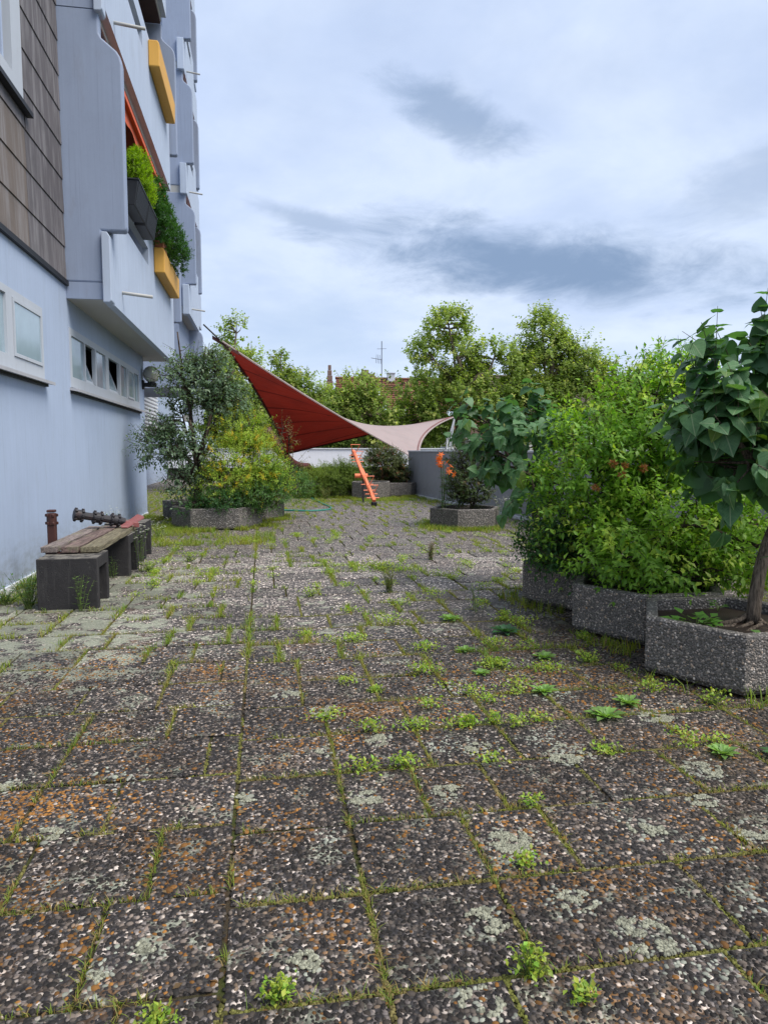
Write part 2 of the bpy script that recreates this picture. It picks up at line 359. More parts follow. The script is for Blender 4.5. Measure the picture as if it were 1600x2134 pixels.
# ------------------------------------------------------------------ ground and terrace
def ground_mat():
    k = NB('street_ground'); c = k.mix(k.noise(k.pos(), .05, 5, .6), (0.06, 0.06, 0.06), (0.06, 0.085, 0.035)); return k.out(c, .9, .2)
def slab_mat():
    k = NB('exposed_aggregate_slab'); p = k.pos(); sx = k.n('ShaderNodeSeparateXYZ'); k.L.new(p, sx.inputs[0]); X, Y = sx.outputs[0], sx.outputs[1]
    v1 = k.n('ShaderNodeTexVoronoi', feature='F1'); k.put(v1.inputs['Vector'], p); v1.inputs['Scale'].default_value = 54
    sp = k.n('ShaderNodeSeparateColor'); k.L.new(v1.outputs['Color'], sp.inputs[0])
    cr = k.n('ShaderNodeValToRGB'); k.L.new(sp.outputs[0], cr.inputs[0]); cr.color_ramp.interpolation = 'CONSTANT'
    e = cr.color_ramp.elements; e[0].position = 0; e[0].color = (0.030, 0.029, 0.033, 1); e[1].position = 0.36; e[1].color = (0.075, 0.068, 0.066, 1)
    for a, c in ((0.60, (0.15, 0.14, 0.145)), (0.80, (0.27, 0.25, 0.245)), (0.92, (0.50, 0.47, 0.46))): e.new(a).color = (*c, 1)
    c = k.mix(k.ramp(v1.outputs['Distance'], .40, .7), cr.outputs[0], (0.022, 0.020, 0.020))
    c = k.mix(1.0, c, k.mix(k.ramp(Y, 4.8, 10.0), (1.08, .98, .86), (2.2, 2.02, 1.78)), 'MULTIPLY')  # paler with distance: grazing sky sheen put into the slab colour
    # orange lichen on single pebbles, in drifts
    drift = k.ramp(k.noise(p, 1.3, 4, .6), .50, .72); orp = k.math('MULTIPLY', drift, k.ramp(sp.outputs[1], .55, .6))
    orp = k.math('MULTIPLY', orp, k.ramp(Y, 4.0, 7.0, 1.0, 0.12))
    c = k.mix(orp, c, (0.30, 0.14, 0.03))
    # pale crust lichen: broad on the left strip by the wall, patchy elsewhere
    nl = k.noise(p, 4.2, 8, .72, .3); zone = k.math('MULTIPLY', k.ramp(X, -0.2, -1.6), k.math('MULTIPLY', k.ramp(Y, 4.2, 5.8), k.ramp(Y, 13.0, 8.0)))
    lm = k.math('MAXIMUM', k.ramp(k.math('ADD', nl, k.math('MULTIPLY', zone, .11)), .54, .64, 0, .8), k.ramp(k.noise(p, 9, 6, .7), .62, .70, 0, .55))
    c = k.mix(lm, c, k.mix(k.noise(p, 80, 3, .7), (0.14, 0.155, 0.105), (0.36, 0.37, 0.285)))
    # dark brown blotches beside the planters
    st = k.math('MULTIPLY', k.ramp(k.noise(p, 1.7, 5, .65), .45, .62), k.math('MULTIPLY', k.ramp(X, 1.4, 2.3), k.ramp(Y, 9.5, 7.5)))
    c = k.mix(k.math('MULTIPLY', st, .75), c, (0.050, 0.034, 0.018))
    oi = k.n('ShaderNodeObjectInfo'); c = k.mix(1.0, c, k.ramp(oi.outputs['Random'], 0, 1, .72, 1.25), 'MULTIPLY')
    k.bump(k.math('SUBTRACT', 1.0, v1.outputs['Distance']), .8, .012)
    return k.out(c, .62, .4)
def joint_mat():
    k = NB('mossy_joint_earth'); p = k.pos(); sx = k.n('ShaderNodeSeparateXYZ'); k.L.new(p, sx.inputs[0])
    c = k.mix(k.ramp(k.noise(p, 2.2, 5, .65), .4, .62), (0.062, 0.050, 0.034), (0.055, 0.065, 0.02)); c = k.mix(k.ramp(k.noise(p, 14, 5, .7), .5, .7), c, (0.085, 0.045, 0.02))
    k.bump(k.noise(p, 110, 4, .7), 1.0, .01); return k.out(c, .95, .1)
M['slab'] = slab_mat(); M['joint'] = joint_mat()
g = MB().add([(-2500, -2500, -7), (2500, -2500, -7), (2500, 2500, -7), (-2500, 2500, -7)], [(0, 1, 2, 3)]).build('ground', ground_mat()); tag(g, kind='structure')
terrace = MB().box(-9, 14, -6, 42.6, -1.2, -0.012).build('terrace', M['joint']); tag(terrace, kind='structure')

# paving slabs: half-metre grid, two fields with their own bond
slabs = []
SEAM = -0.15
def lay(x0, x1, yrows, seed):
    r = np.random.default_rng(seed)
    for i in range(len(yrows) - 1):
        ya, yb = yrows[i], yrows[i + 1]; x = x0; first = True
        while x < x1 - .02:
            w = r.choice([.5, .5, .5, .5, .5, .37, .75]) if not first else r.choice([.25, .5, .38, .5])
            first = False; xe = min(x + w, x1)
            if x1 - xe < .12: xe = x1
            slabs.append((x, xe, ya, yb)); x = xe
rowsR = [0.5 + .497 * i for i in range(84)]; rowsL = [0.59 + .497 * i for i in range(84)]
def seam_at(y): return SEAM
for i in range(len(rowsR) - 1): lay(seam_at(rowsR[i] + .25), 6.9, rowsR[i:i + 2], 300 + i)
for i in range(len(rowsL) - 1): lay(-2.95, seam_at(rowsL[i] + .16), rowsL[i:i + 2], 500 + i)
lay(-5.4, -2.95, [19.0 + .5 * i for i in range(46)], 6)
def visible(x0, x1, y0, y1):
    for x in (x0, x1):
        for y in (y0, y1):
            d = y * math.cos(YAW) + x * math.sin(YAW); l = x * math.cos(YAW) - y * math.sin(YAW)
            if d > 1.3 and abs(l) < .60 * d + .3: return True
    return False
def wall_x(y): return 5.29 + (25.9 - y) * 0.0728       # inner face of the grey wall
slabs = [s for s in slabs if visible(*s) and s[0] < wall_x(s[2]) and s[3] < 42.3]
slabs.sort(key=lambda s: (s[0] + s[1]) ** 2 / 4 + (s[2] + s[3]) ** 2 / 4)
def slab_geo(w, d, c=.006, jit=0.0, r=None):
    g = .0095
    def ring(e, z, j): return [(sx * (w / 2 - e) + (r.uniform(-j, j) if r is not None and j else 0), sy * (d / 2 - e) + (r.uniform(-j, j) if r is not None and j else 0), z) for sx, sy in ((-1, -1), (1, -1), (1, 1), (-1, 1))]
    V = ring(g, -.05, 0) + ring(g, -c, jit) + ring(g + c, 0, jit)
    F = [(8, 9, 10, 11)] + [(a * 4 + i, a * 4 + (i + 1) % 4, (a + 1) * 4 + (i + 1) % 4, (a + 1) * 4 + i) for a in (0, 1) for i in range(4)]
    return V, F
slab_cache = {}
slab_info = []
for i, (x0, x1, y0, y1) in enumerate(slabs):
    dz = rng.uniform(-.004, .003); slab_info.append(dz)
    if i < 300:
        key = (round(x1 - x0, 2), round(y1 - y0, 2), i % 3)
        if key not in slab_cache:
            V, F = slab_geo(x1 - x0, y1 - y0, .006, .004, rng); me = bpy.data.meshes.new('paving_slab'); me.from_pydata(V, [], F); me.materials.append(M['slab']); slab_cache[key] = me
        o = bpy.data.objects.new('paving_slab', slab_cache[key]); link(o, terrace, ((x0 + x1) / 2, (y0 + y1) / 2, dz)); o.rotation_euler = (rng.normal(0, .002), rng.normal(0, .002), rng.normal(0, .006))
mb = MB()
for (x0, x1, y0, y1), dz in list(zip(slabs, slab_info))[300:]:
    V, F = slab_geo(x1 - x0, y1 - y0); mb.add([(p[0] + (x0 + x1) / 2, p[1] + (y0 + y1) / 2, p[2] + dz) for p in V], F)
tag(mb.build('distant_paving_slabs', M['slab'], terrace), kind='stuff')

# pebbles of the exposed aggregate where they can be told apart
def dome_template(n=6):
    V = [(math.cos(2 * math.pi * k / n), math.sin(2 * math.pi * k / n), -.25) for k in range(n)] + [(.8 * math.cos(2 * math.pi * k / n), .8 * math.sin(2 * math.pi * k / n), .62) for k in range(n)] + [(0, 0, 1)]
    F = []
    for k in range(n): F += [(k, (k + 1) % n, n + (k + 1) % n), (k, n + (k + 1) % n, n + k), (n + k, n + (k + 1) % n, 2 * n)]
    return np.array(V), np.array(F)
DV, DF = dome_template()
def pebble_colours(n, orange, r):
    u = r.random(n); C = np.empty((n, 3)); pal = [(.50, (.016, .016, .019)), (.70, (.050, .043, .041)), (.845, (.105, .093, .088)), (.935, (.22, .19, .175)), (.975, (.28, .215, .165)), (1.01, (.47, .43, .40))]
    lo = 0
    for hi, c in pal: C[(u >= lo) & (u < hi)] = c; lo = hi
    m = r.random(n) < orange; C[m] = np.array((.29, .14, .034)) * r.uniform(.5, 1.25, (m.sum(), 1))
    return C * r.uniform(.75, 1.25, (n, 1)) * np.array((1.08, 1.0, .90))
def pebbles(P, U, Vv, Nn, size, colr, r, flat=.55):
    n = len(P); a = r.uniform(0, 2 * math.pi, n)[:, None]; x = U * np.cos(a) + Vv * np.sin(a); y = -U * np.sin(a) + Vv * np.cos(a)
    Mx = np.stack([x, y, np.broadcast_to(Nn, x.shape)], -1)
    s = size * r.lognormal(0, .24, n); S = np.stack([s * r.uniform(1.0, 1.35, n), s * r.uniform(.68, .95, n), s * flat * r.uniform(.7, 1.15, n)], -1)
    return scatter(DV, DF, P, Mx, S, colr)
LICH = [(1.0, 2.72, .12), (1.62, 2.72, .10), (1.72, 2.55, .10), (2.05, 2.62, .09), (1.1, 2.30, .09), (.95, 3.72, .11), (1.15, 3.66, .11), (.62, 3.85, .08), (1.55, 3.72, .12), (1.6, 3.5, .12), (1.25, 2.08, .10),
        (1.35, 1.93, .10), (.62, 1.90, .08), (-.42, 2.30, .08), (.25, 2.9, .06), (-.95, 3.1, .09), (-.55, 2.2, .07), (-.3, 4.6, .10), (.15, 4.7, .11), (.45, 3.2, .08), (-.75, 3.6, .12), (.85, 3.2, .07), (2.2, 3.2, .11), (1.9, 4.4, .12), (2.35, 3.9, .1), (.35, 4.35, .1), (1.2, 4.6, .13), (2.0, 2.9, .08), (-1.3, 3.6, .1), (-1.25, 2.6, .08), (.1, 2.15, .06), (.75, 2.25, .07), (1.75, 2.2, .09), (.3, 3.75, .07), (-.1, 3.3, .06)]
def lay_pebbles():
    r = np.random.default_rng(21); PP = []; TT = []
    h = .0165
    for (x0, x1, y0, y1), dz in zip(slabs, slab_info):
        if y0 > 6.4 or x0 > 3.2: continue
        hh = h if y0 < 3.6 else h * 1.06
        nx = int((x1 - x0 - .016) / hh); ny = int((y1 - y0 - .016) / (hh * .92))
        gx, gy = np.meshgrid(np.arange(nx), np.arange(ny)); gx = gx + .5 * (gy % 2)
        q = np.stack([x0 + .014 + gx * hh, y0 + .014 + gy * hh * .92, np.full(gx.shape, dz - .0015)], -1).reshape(-1, 3)
        q[:, :2] += r.uniform(-.0062, .0062, (len(q), 2)); PP.append(q); TT.append(np.full((len(q), 2), (r.uniform(.62, 1.35), r.uniform(.3, 1.35))))
    P = np.concatenate(PP)
    d = P[:, 1] * math.cos(YAW) + P[:, 0] * math.sin(YAW); l = P[:, 0] * math.cos(YAW) - P[:, 1] * math.sin(YAW)
    keep = (abs(l) < .56 * d + .05) & (d > 1.68) & (r.random(len(P)) < np.clip((6.3 - P[:, 1]) / 1.6, 0, 1)) & (r.random(len(P)) < .95)
    # pebbles have fallen out along some slab edges
    P = P[keep]; TT = np.concatenate(TT)[keep]
    dr = vn(P, 1.1, 3) * .55 + vn(P, 4.0, 4) * .45
    orange = .05 + np.clip((dr - .50) * 2.0, 0, .36) * np.clip(1.25 - P[:, 0] * .28, .35, 1.3)
    C = pebble_colours(len(P), orange * TT[:, 1], r) * TT[:, :1]
    dark = vn(P, 2.3, 9)[:, None]; C *= .52 + .52 * dark
    lich = np.zeros(len(P))
    for x, y, s in LICH:
        dd = np.hypot(P[:, 0] - x, P[:, 1] - y); lich = np.maximum(lich, np.clip(1.5 - dd / s, 0, 1))
    C = C * .86 + np.array((.075, .064, .050)) * .16; lm = r.random(len(P)) < lich * .35; C[lm] = np.array((.29, .30, .245)) * r.uniform(.6, 1.2, (lm.sum(), 1))
    ones = np.ones((len(P), 1)); V, F, CC = pebbles(P, ones * (1., 0, 0), ones * (0, 1., 0), np.array((0, 0, 1.)),   .0086, C, r)
    tag(np_mesh('pebbles', V, F, M['pebble'], terrace, C=CC, smooth=True), kind='stuff')
    # crusts of pale lichen growing over the pebbles
    LP = []; LS = []
    for x, y, s in LICH[::3] + LICH[1::3]:
        s = s * r.uniform(.5, .95); n = int(1000 * s * s / .01); ang = r.uniform(0, 2 * math.pi, n); rad = s * np.sqrt(r.random(n)) * (0.75 + .6 * vn(np.stack([np.cos(ang) * 1.6 + x, np.sin(ang) * 1.6 + y, 0 * ang], -1), 1.5, 5))
        q = np.stack([x + rad * np.cos(ang) * 1.1, y + rad * np.sin(ang), np.full(n, .0035)], -1); kk = vn(q, 30, 6) > .50; q = q[kk]
        LP.append(q); LS.append(r.uniform(.004, .0095, len(q)))
    q = np.concatenate(LP); s = np.concatenate(LS); n = len(q); a = r.uniform(0, 6.28, n); M3 = np.zeros((n, 3, 3)); M3[:, 0, 0] = np.cos(a); M3[:, 1, 0] = np.sin(a); M3[:, 0, 1] = -np.sin(a); M3[:, 1, 1] = np.cos(a); M3[:, 2, 2] = 1
    C = np.array((.26, .26, .195)) * r.uniform(.55, 1.4, (n, 1)) * (.8 + .4 * vn(q, 60, 8)[:, None])
    V, F, CC = scatter(DV, DF, q, M3, np.stack([s, s * r.uniform(.6, 1, n), np.full(n, .0042) * r.uniform(.5, 1.5, n)], -1), C)
    tag(np_mesh('crust_lichen', V, F, M['lichen'], terrace, C=CC, smooth=False), kind='stuff')
lay_pebbles()

# ------------------------------------------------------------------ near apartment building
WX = -2.93
bld = thing('apartment_building', (-4.5, 12, 0), 'pale blue apartment building on the left with brown panel cladding and deep balconies', 'building')
def wall_with_holes(name, x0, x1, y0, y1, z0, z1, holes, mat, parent):      # wall parallel to the Y axis, holes (ya, yb, za, zb)
    ys = sorted({y0, y1, *[h[0] for h in holes], *[h[1] for h in holes]}); zs = sorted({z0, z1, *[h[2] for h in holes], *[h[3] for h in holes]})
    mb = MB()
    def solid(i, j):
        if not (0 <= i < len(ys) - 1 and 0 <= j < len(zs) - 1): return False
        cy, cz = (ys[i] + ys[i + 1]) / 2, (zs[j] + zs[j + 1]) / 2
        return not any(h[0] < cy < h[1] and h[2] < cz < h[3] for h in holes)
    for i in range(len(ys) - 1):
        for j in range(len(zs) - 1):
            if not solid(i, j): continue
            ya, yb, za, zb = ys[i], ys[i + 1], zs[j], zs[j + 1]
            mb.add([(x1, ya, za), (x1, yb, za), (x1, yb, zb), (x1, ya, zb)], [(0, 1, 2, 3)]); mb.add([(x0, ya, za), (x0, yb, za), (x0, yb, zb), (x0, ya, zb)], [(3, 2, 1, 0)])
            if not solid(i - 1, j): mb.add([(x0, ya, za), (x1, ya, za), (x1, ya, zb), (x0, ya, zb)], [(0, 1, 2, 3)])
            if not solid(i + 1, j): mb.add([(x0, yb, za), (x1, yb, za), (x1, yb, zb), (x0, yb, zb)], [(3, 2, 1, 0)])
            if not solid(i, j - 1): mb.add([(x0, ya, za), (x1, ya, za), (x1, yb, za), (x0, yb, za)], [(3, 2, 1, 0)])
            if not solid(i, j + 1): mb.add([(x0, ya, zb), (x1, ya, zb), (x1, yb, zb), (x0, yb, zb)], [(0, 1, 2, 3)])
    return mb.build(name, mat, parent)
W1 = (7.6, 10.42, 2.60, 3.55); W2 = (11.78, 18.0, 2.62, 3.53); W3 = (6.2, 10.0, 5.95, 9.2)
base_wall = wall_with_holes('wall', WX - .35, WX, 0.5, 18.75, -.012, 4.2, [W1, W2], M['wall'], bld)
MB().box(-5.4, WX - .352, 18.45, 18.75, -.012, 4.2).build('wall', M['wall'], bld)
wall_with_holes('wall', WX - .35, WX - .03, 0.5, 11.72, 4.203, 16, [W3], M['brown'], bld)
MB().box(WX, WX + .022, 0.5, 18.74, -.010, .075).build('skirting', M['coping'], bld)
MB().box(WX - .02, WX + .05, 0.5, 11.70, 4.13, 4.20).build('drip_edge', M['black'], bld)
# fibre-cement cladding panels in lapped rows
rc = np.random.default_rng(5)
for r_ in range(17):
    z0 = 4.205 + r_ * .495; z1 = z0 + .487
    for (ya, yb, mt) in ((11.70 - 1.72, 11.70, 'clad'), (11.70 - 3.44, 11.70 - 1.725, 'clad2' if r_ < 3 else 'clad'), (11.70 - 5.16, 11.70 - 3.445, 'clad2')):
        pieces = [(ya, yb, z0, z1)]
        if z1 > W3[2] and z0 < W3[3] and ya < W3[1]:
            pieces = []
            if yb > W3[1] + .02: pieces.append((max(ya, W3[1] + .004), yb, z0, z1))
            if z0 < W3[2] - .03: pieces.append((ya, min(yb, W3[1]), z0, W3[2] - .05))
        for a, b, c, d in pieces:
            if b - a < .03 or d - c < .03: continue
            o = MB().add([(WX - .03, a, c), (WX - .03, b, c), (WX - .03, b, d), (WX - .03, a, d), (WX + .022, a, c), (WX + .022, b, c), (WX + .008, b, d), (WX + .008, a, d)],
                         [(0, 1, 2, 3), (4, 7, 6, 5), (0, 4, 5, 1), (2, 6, 7, 3), (0, 3, 7, 4), (1, 5, 6, 2)]).build('cladding_panel', M[mt], bld, ((WX), (a + b) / 2, c))
def window(par, Y0, Y1, Z0, Z1, lights, sill=True, fmat='frame', gm='glass', inset=.03, fw=.07, x=WX):
    w = mesh_holder('window', par, (x, (Y0 + Y1) / 2, Z0)); fx0, fx1 = x - .12, x - inset + .035
    mb = MB(); mb.box(fx0, fx1, Y0, Y1, Z0, Z0 + fw * 1.6); mb.box(fx0, fx1, Y0, Y1, Z1 - fw, Z1)
    mb.box(fx0, fx1, Y0, Y0 + fw, Z0 + fw * 1.6, Z1 - fw); mb.box(fx0, fx1, Y1 - fw, Y1, Z0 + fw * 1.6, Z1 - fw)
    return w, mb
def mesh_holder(name, par, loc):
    o = bpy.data.objects.new(name, None); o.empty_display_size = .1; return link(o, par, loc)
def make_window(par, x, Y0, Y1, Z0, Z1, lights, sillmat='sill', gm='glass', fw=.07):
    """lights: list of (ya, yb, kind, za, zb); kind fixed, tilt (opened inwards at the top) or sash"""
    w = mesh_holder('window', par, (x, (Y0 + Y1) / 2, Z0)); hole = []
    for ya, yb, kd, za, zb in lights: hole.append((ya, yb, za, zb))
    fr = wall_with_holes('frame', x - .045, x + .012, Y0, Y1, Z0, Z1, hole, M['frame'], w)
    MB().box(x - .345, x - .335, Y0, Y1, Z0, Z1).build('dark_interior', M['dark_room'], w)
    for ya, yb, kd, za, zb in lights:
        if kd == 'open':
            h = zb - za; a = .34; mbf = MB(); ca, sa = math.cos(a), math.sin(a)
            def pt(y, q, t): return (x - .015 - sa * q + t * ca, y, za + .01 + ca * q + t * sa)
            def bar(ya_, yb_, q0, q1): mbf.add([pt(y, q, t) for t in (-.03, .0) for y in (ya_, yb_) for q in (q0, q1)], [(0, 1, 3, 2), (4, 6, 7, 5), (0, 4, 5, 1), (2, 3, 7, 6), (0, 2, 6, 4), (1, 5, 7, 3)])
            b = .05; bar(ya + .01, yb - .01, 0, b); bar(ya + .01, yb - .01, h - b, h - .01); bar(ya + .01, ya + .01 + b, b, h - b); bar(yb - .01 - b, yb - .01, b, h - b)
            mbf.build('tilted_sash', M['frame'], w)
            MB().add([pt(y, q, -.015) for y in (ya + .06, yb - .06) for q in (b, h - b)], [(0, 1, 3, 2)]).build('pane', M[gm], w)
        else:
            s = .045 if kd == 'sash' else 0
            if s:
                wall_with_holes('sash', x - .09, x + .028, ya + .004, yb - .004, za + .004, zb - .004, [(ya + s, yb - s, za + s, zb - s)], M['frame'], w)
            MB().box(x - .04, x - .03 + (.045 if s else .01), ya + s * .8, yb - s * .8, za + s * .8, zb - s * .8).build('pane', M[gm], w)
    MB().prism([(x - .05, Z0), (x + .13, Z0 - .035), (x + .13, Z0 - .075), (x + .002, Z0 - .055), (x - .05, Z0 - .05)], Y0 - .05, Y1 + .06, 'y').build('sill', M[sillmat], w)
    MB().box(x + .003, x + .05, Y0 - .02, Y1 + .02, Z0 - .10, Z0 - .062).build('sill_painted_shade', M['black'], w)  # solid black strip stands in for shade under the sill
    return w
make_window(bld, WX, *W1, [(7.68, 9.02, 'fixed', 2.76, 3.46), (9.22, 10.33, 'sash', 2.76, 3.46)])
ZL, ZH = 2.78, 3.42
make_window(bld, WX, *W2, [(11.88, 12.70, 'fixed', ZL, ZH), (12.76, 13.44, 'open', ZL, ZH), (13.55, 14.32, 'fixed', ZL, ZH), (14.58, 15.62, 'open', ZL, ZH), (15.76, 16.42, 'fixed', ZL, ZH), (16.52, 17.22, 'sash', ZL, ZH), (17.34, 17.9, 'fixed', ZL, ZH)])
wu = mesh_holder('window', bld, (WX, 8, W3[2]))
wall_with_holes('frame', WX - .16, WX + .01, *W3, [(6.3, 9.62, 6.2, 9.1)], M['frame'], wu)
MB().box(WX - .10, WX - .09, 6.3, 9.62, 6.2, 9.1).build('pane', M['glassb'], wu)
for yy in (9.2, 9.4): MB().box(WX - .08, WX - .03, yy, yy + .05, 6.2, 9.1).build('shutter_rail', M['wall'], wu)
MB().prism([(WX - .05, 5.95), (WX + .10, 5.92), (WX + .10, 5.86), (WX - .05, 5.86)], 6.1, 10.08, 'y').build('sill', M['black'], wu)

# balcony stack: storey height, fin outline and parapets repeat up the front
SH = 4.23
def fin_poly(z, xw=WX - .4, dx=0.0, low=True):
    P = [(xw, z + .25), (-2.39 + dx, z + .25), (-2.39 + dx, z + 1.03), (-2.05 + dx, z + 1.03), (-2.02 + dx, z + 1.07), (-2.02 + dx, z + 3.48), (-2.04 + dx, z + 3.58), (-2.09 + dx, z + 3.66), (-2.30 + dx, z + 3.83), (-2.335 + dx, z + 3.90), (-2.335 + dx, z + SH), (xw, z + SH)]
    return P
def balcony(par, y0, y1, z, dx=0.0, slot=True, spout=True, trough=True, xw=WX - .4, first=True, back=-3.9):
    """one storey: floor slab, fin at y0, parapet, optional yellow trough and water spout; y1 is the far end"""
    MB().box(back, -2.385 + dx, y0 + (0 if first else .01), y1, z, z + .25).build('floor_slab', M['soffit'], par, bevel=.012)
    MB().box(xw - .003, -2.388 + dx, y0 - .035, y0 - .002, z + .0, z + .25).build('slab_edge', M['fin'], par)
    MB().prism(fin_poly(z + .004, xw, dx), y0 - .03, y0 + .16, 'y').build('fin', M['fin'], par, bevel=.025)
    ph = 2.13
    holes = [(y0 + .35, y0 + 3.75, z + 1.45, z + 1.80)] if slot else []
    p = wall_with_holes('parapet', -2.383 + dx, -2.262 + dx, y0 + .165, y1 - .02, z + (-.05 if z < 5 else .10), z + ph, holes, M['parapet'], par)
    MB().prism([(-2.383 + dx, z - .05), (-2.29 + dx, z - .05), (-2.262 + dx, z - .02), (-2.262 + dx, z + .94), (-2.30 + dx, z + 1.0), (-2.383 + dx, z + 1.0)], y0 - .10, y0 + .163, 'y').build('parapet_end', M['parapet'], par, bevel=.01)
    if spout:
        MB().tube([(-2.45 + dx, y0 + .8, z + .30), (-1.78 + dx, y0 + .8, z + .23)], .028, 8).build('water_spout', M['soffit'], par, smooth=True)
    if trough:
        ya, yb = y0 + 4.5, y0 + 7.2
        tr = MB().prism([(-2.258 + dx, z + 1.50), (-2.04 + dx, z + 1.50), (-2.03 + dx, z + 1.97), (-2.07 + dx, z + 2.03), (-2.258 + dx, z + 2.03)], ya, yb, 'y').build('yellow_trough', M['yellow'], par, bevel=.02)
    MB().box(back, back + .1, y0 + .17, y1, z + .255, z + SH - .01).build('back_wall', M['brown'], par)
    if z > 5: MB().box(back + .1, -2.40 + dx, y0 + .18, y1 - .05, z - .07, z - .004).build('shaded_soffit_sheet', M['brown'], par)  # dark brown sheet added under the slab, standing for its shaded soffit
for k in range(3):
    balcony(bld, 11.75, 19.6, 3.95 + SH * k, first=True)
for k in range(3):
    z = 3.95 + SH * k
    MB().prism(fin_poly(z + .004, WX - .9, -.06), 19.66, 19.82, 'y').build('fin', M['fin'], bld, bevel=.025)
MB().box(-9, -5.40, 0.5, 46, -.012, 16).build('wall', M['wall'], bld)
MB().box(-5.395, -3.91, 11.95, 19.6, 4.21, 16.6).build('core', M['brown'], bld)

# awning under the upper balcony
aw = thing('awning', (-2.45, 15.6, 7.6), 'orange fabric awning rolled out under the upper balcony', 'awning')
MB().tube([(-2.80, 12.05, 7.96), (-2.80, 19.3, 7.96)], .10, 10).build('roller', M['orange'], aw, smooth=True)
mb = MB(); nseg = 30
V = []; F = []
for i in range(nseg + 1):
    y = 12.05 + 7.2 * i / nseg; sagz = .03 * math.sin(i * 1.3)
    V += [(-2.80, y, 7.96), (-2.65, y, 7.92), (-2.38, y, 7.85), (-2.375, y, 7.60 + sagz + .03 * math.sin(i * .7))]
for i in range(nseg):
    for j in range(3): F.append((i * 4 + j, i * 4 + j + 1, i * 4 + j + 5, i * 4 + j + 4))
fab = mb.add(V, F).build('fabric', M['orange'], aw); fab.modifiers.new('thick', 'SOLIDIFY').thickness = .012
MB().box(-2.375, -2.30, 12.03, 19.3, 7.80, 7.90).build('front_bar', M['orange'], aw, bevel=.008)
for yy in (12.3, 18.9): MB().tube([(-2.85, yy, 7.92), (-2.65, yy, 7.74), (-2.47, yy, 7.70)], .02, 6).build('arm', M['black'], aw)

# recess beyond the near block, with slatted shutters
for (ya, yb, za, zb) in ((24.0, 29.0, 2.3, 4.6), (33.5, 38.0, 2.3, 4.9)):
    sh = mesh_holder('slatted_shutter', bld, (-5.39, (ya + yb) / 2, za))
    MB().box(-5.40, -5.36, ya, yb, za, zb).build('backing', M['dark_room'], sh)
    for zz in np.arange(za + .06, zb - .1, .17): MB().add([(-5.36, ya, zz), (-5.36, yb, zz), (-5.27, yb, zz + .03), (-5.27, ya, zz + .03), (-5.36, ya, zz + .10), (-5.36, yb, zz + .10), (-5.27, yb, zz + .12), (-5.27, ya, zz + .12)],
                                                               [(0, 1, 2, 3), (7, 6, 5, 4), (0, 4, 5, 1), (1, 5, 6, 2), (2, 6, 7, 3), (3, 7, 4, 0)]).build('slat', M['coping'], sh)
MB().box(-5.395, -5.30, 20.2, 20.5, -.01, 6).build('pilaster', M['wall'], bld)
MB().box(-5.395, -5.0, 30.0, 31.6, -.01, 6).build('pilaster', M['fin'], bld)

# ------------------------------------------------------------------ far tower of the same block
tow = thing('apartment_tower', (-4, 31, 3.9), 'grey blue balcony tower farther along the facade, against the sky', 'building')
MB().box(-8.95, -2.98, 27.2, 32.0, 3.9, 30).build('end_wall', M['fin'], tow)
def tower_bay(y0, y1, zs, dx, pend=True):
    for z in zs:
        MB().prism(fin_poly(z + .004, -3.3, dx), y0 - .03, y0 + .2, 'y').build('fin', M['fin'], tow, bevel=.025)
        MB().box(-3.3, -2.385 + dx, y0 - .01, y1, z, z + .25).build('floor_slab', M['soffit'], tow)
        wall_with_holes('parapet', -2.383 + dx, -2.262 + dx, y0 + .205, y1 - .02, z - .05, z + 2.13, [(y0 + .5, y0 + 2.6, z + 1.45, z + 1.8)], M['parapet'], tow)
        MB().box(-2.50 + dx, -2.262 + dx, y0 - .16, y0 + .2, z - .06, z + 1.0).build('parapet_end', M['parapet'], tow, bevel=.02)
        if y0 < 30: MB().tube([(-2.4 + dx, y0 + .7, z + .3), (-1.78 + dx, y0 + .7, z + .22)], .03, 8).build('water_spout', M['soffit'], tow)
        MB().box(-2.97, -2.9, y0 + .21, y1 - .05, z + .26, z + SH - .01).build('back_wall', M['brown'], tow)
        MB().tube([(-2.45 + dx, y0 + .3, z + 3.9), (-2.45 + dx, y1 - .2, z + 3.9)], .10, 8).build('awning_roller', M['orange'], tow)
tower_bay(27.2, 31.0, [6.61 + SH * k for k in range(4)], -.30)
tower_bay(31.1, 32.2, [2.87 + SH * k for k in range(5)], -.42)

# wall lamp
lamp = thing('wall_lamp', (WX, 18.5, 3.2), 'round globe lamp on a black bracket at the corner of the blue wall', 'lamp')
MB().box(WX + .002, WX + .05, 18.42, 18.58, 3.14, 3.36).build('wall_plate', M['black'], lamp, bevel=.008)
MB().box(WX + .05, WX + .34, 18.44, 18.56, 3.20, 3.30).build('arm', M['black'], lamp, bevel=.01)
gl = MB().lathe((WX + .22, 18.5, 3.51), [(.05, -.20), (.11, -.17), (.17, -.10), (.20, 0), (.185, .08), (.14, .15), (.07, .19), (.012, .2)], 20).build('globe', M['globe'], lamp, smooth=True)
MB().lathe((WX + .22, 18.5, 3.28), [(.09, 0), (.09, .05), (.06, .06)], 14).build('collar', M['black'], lamp)

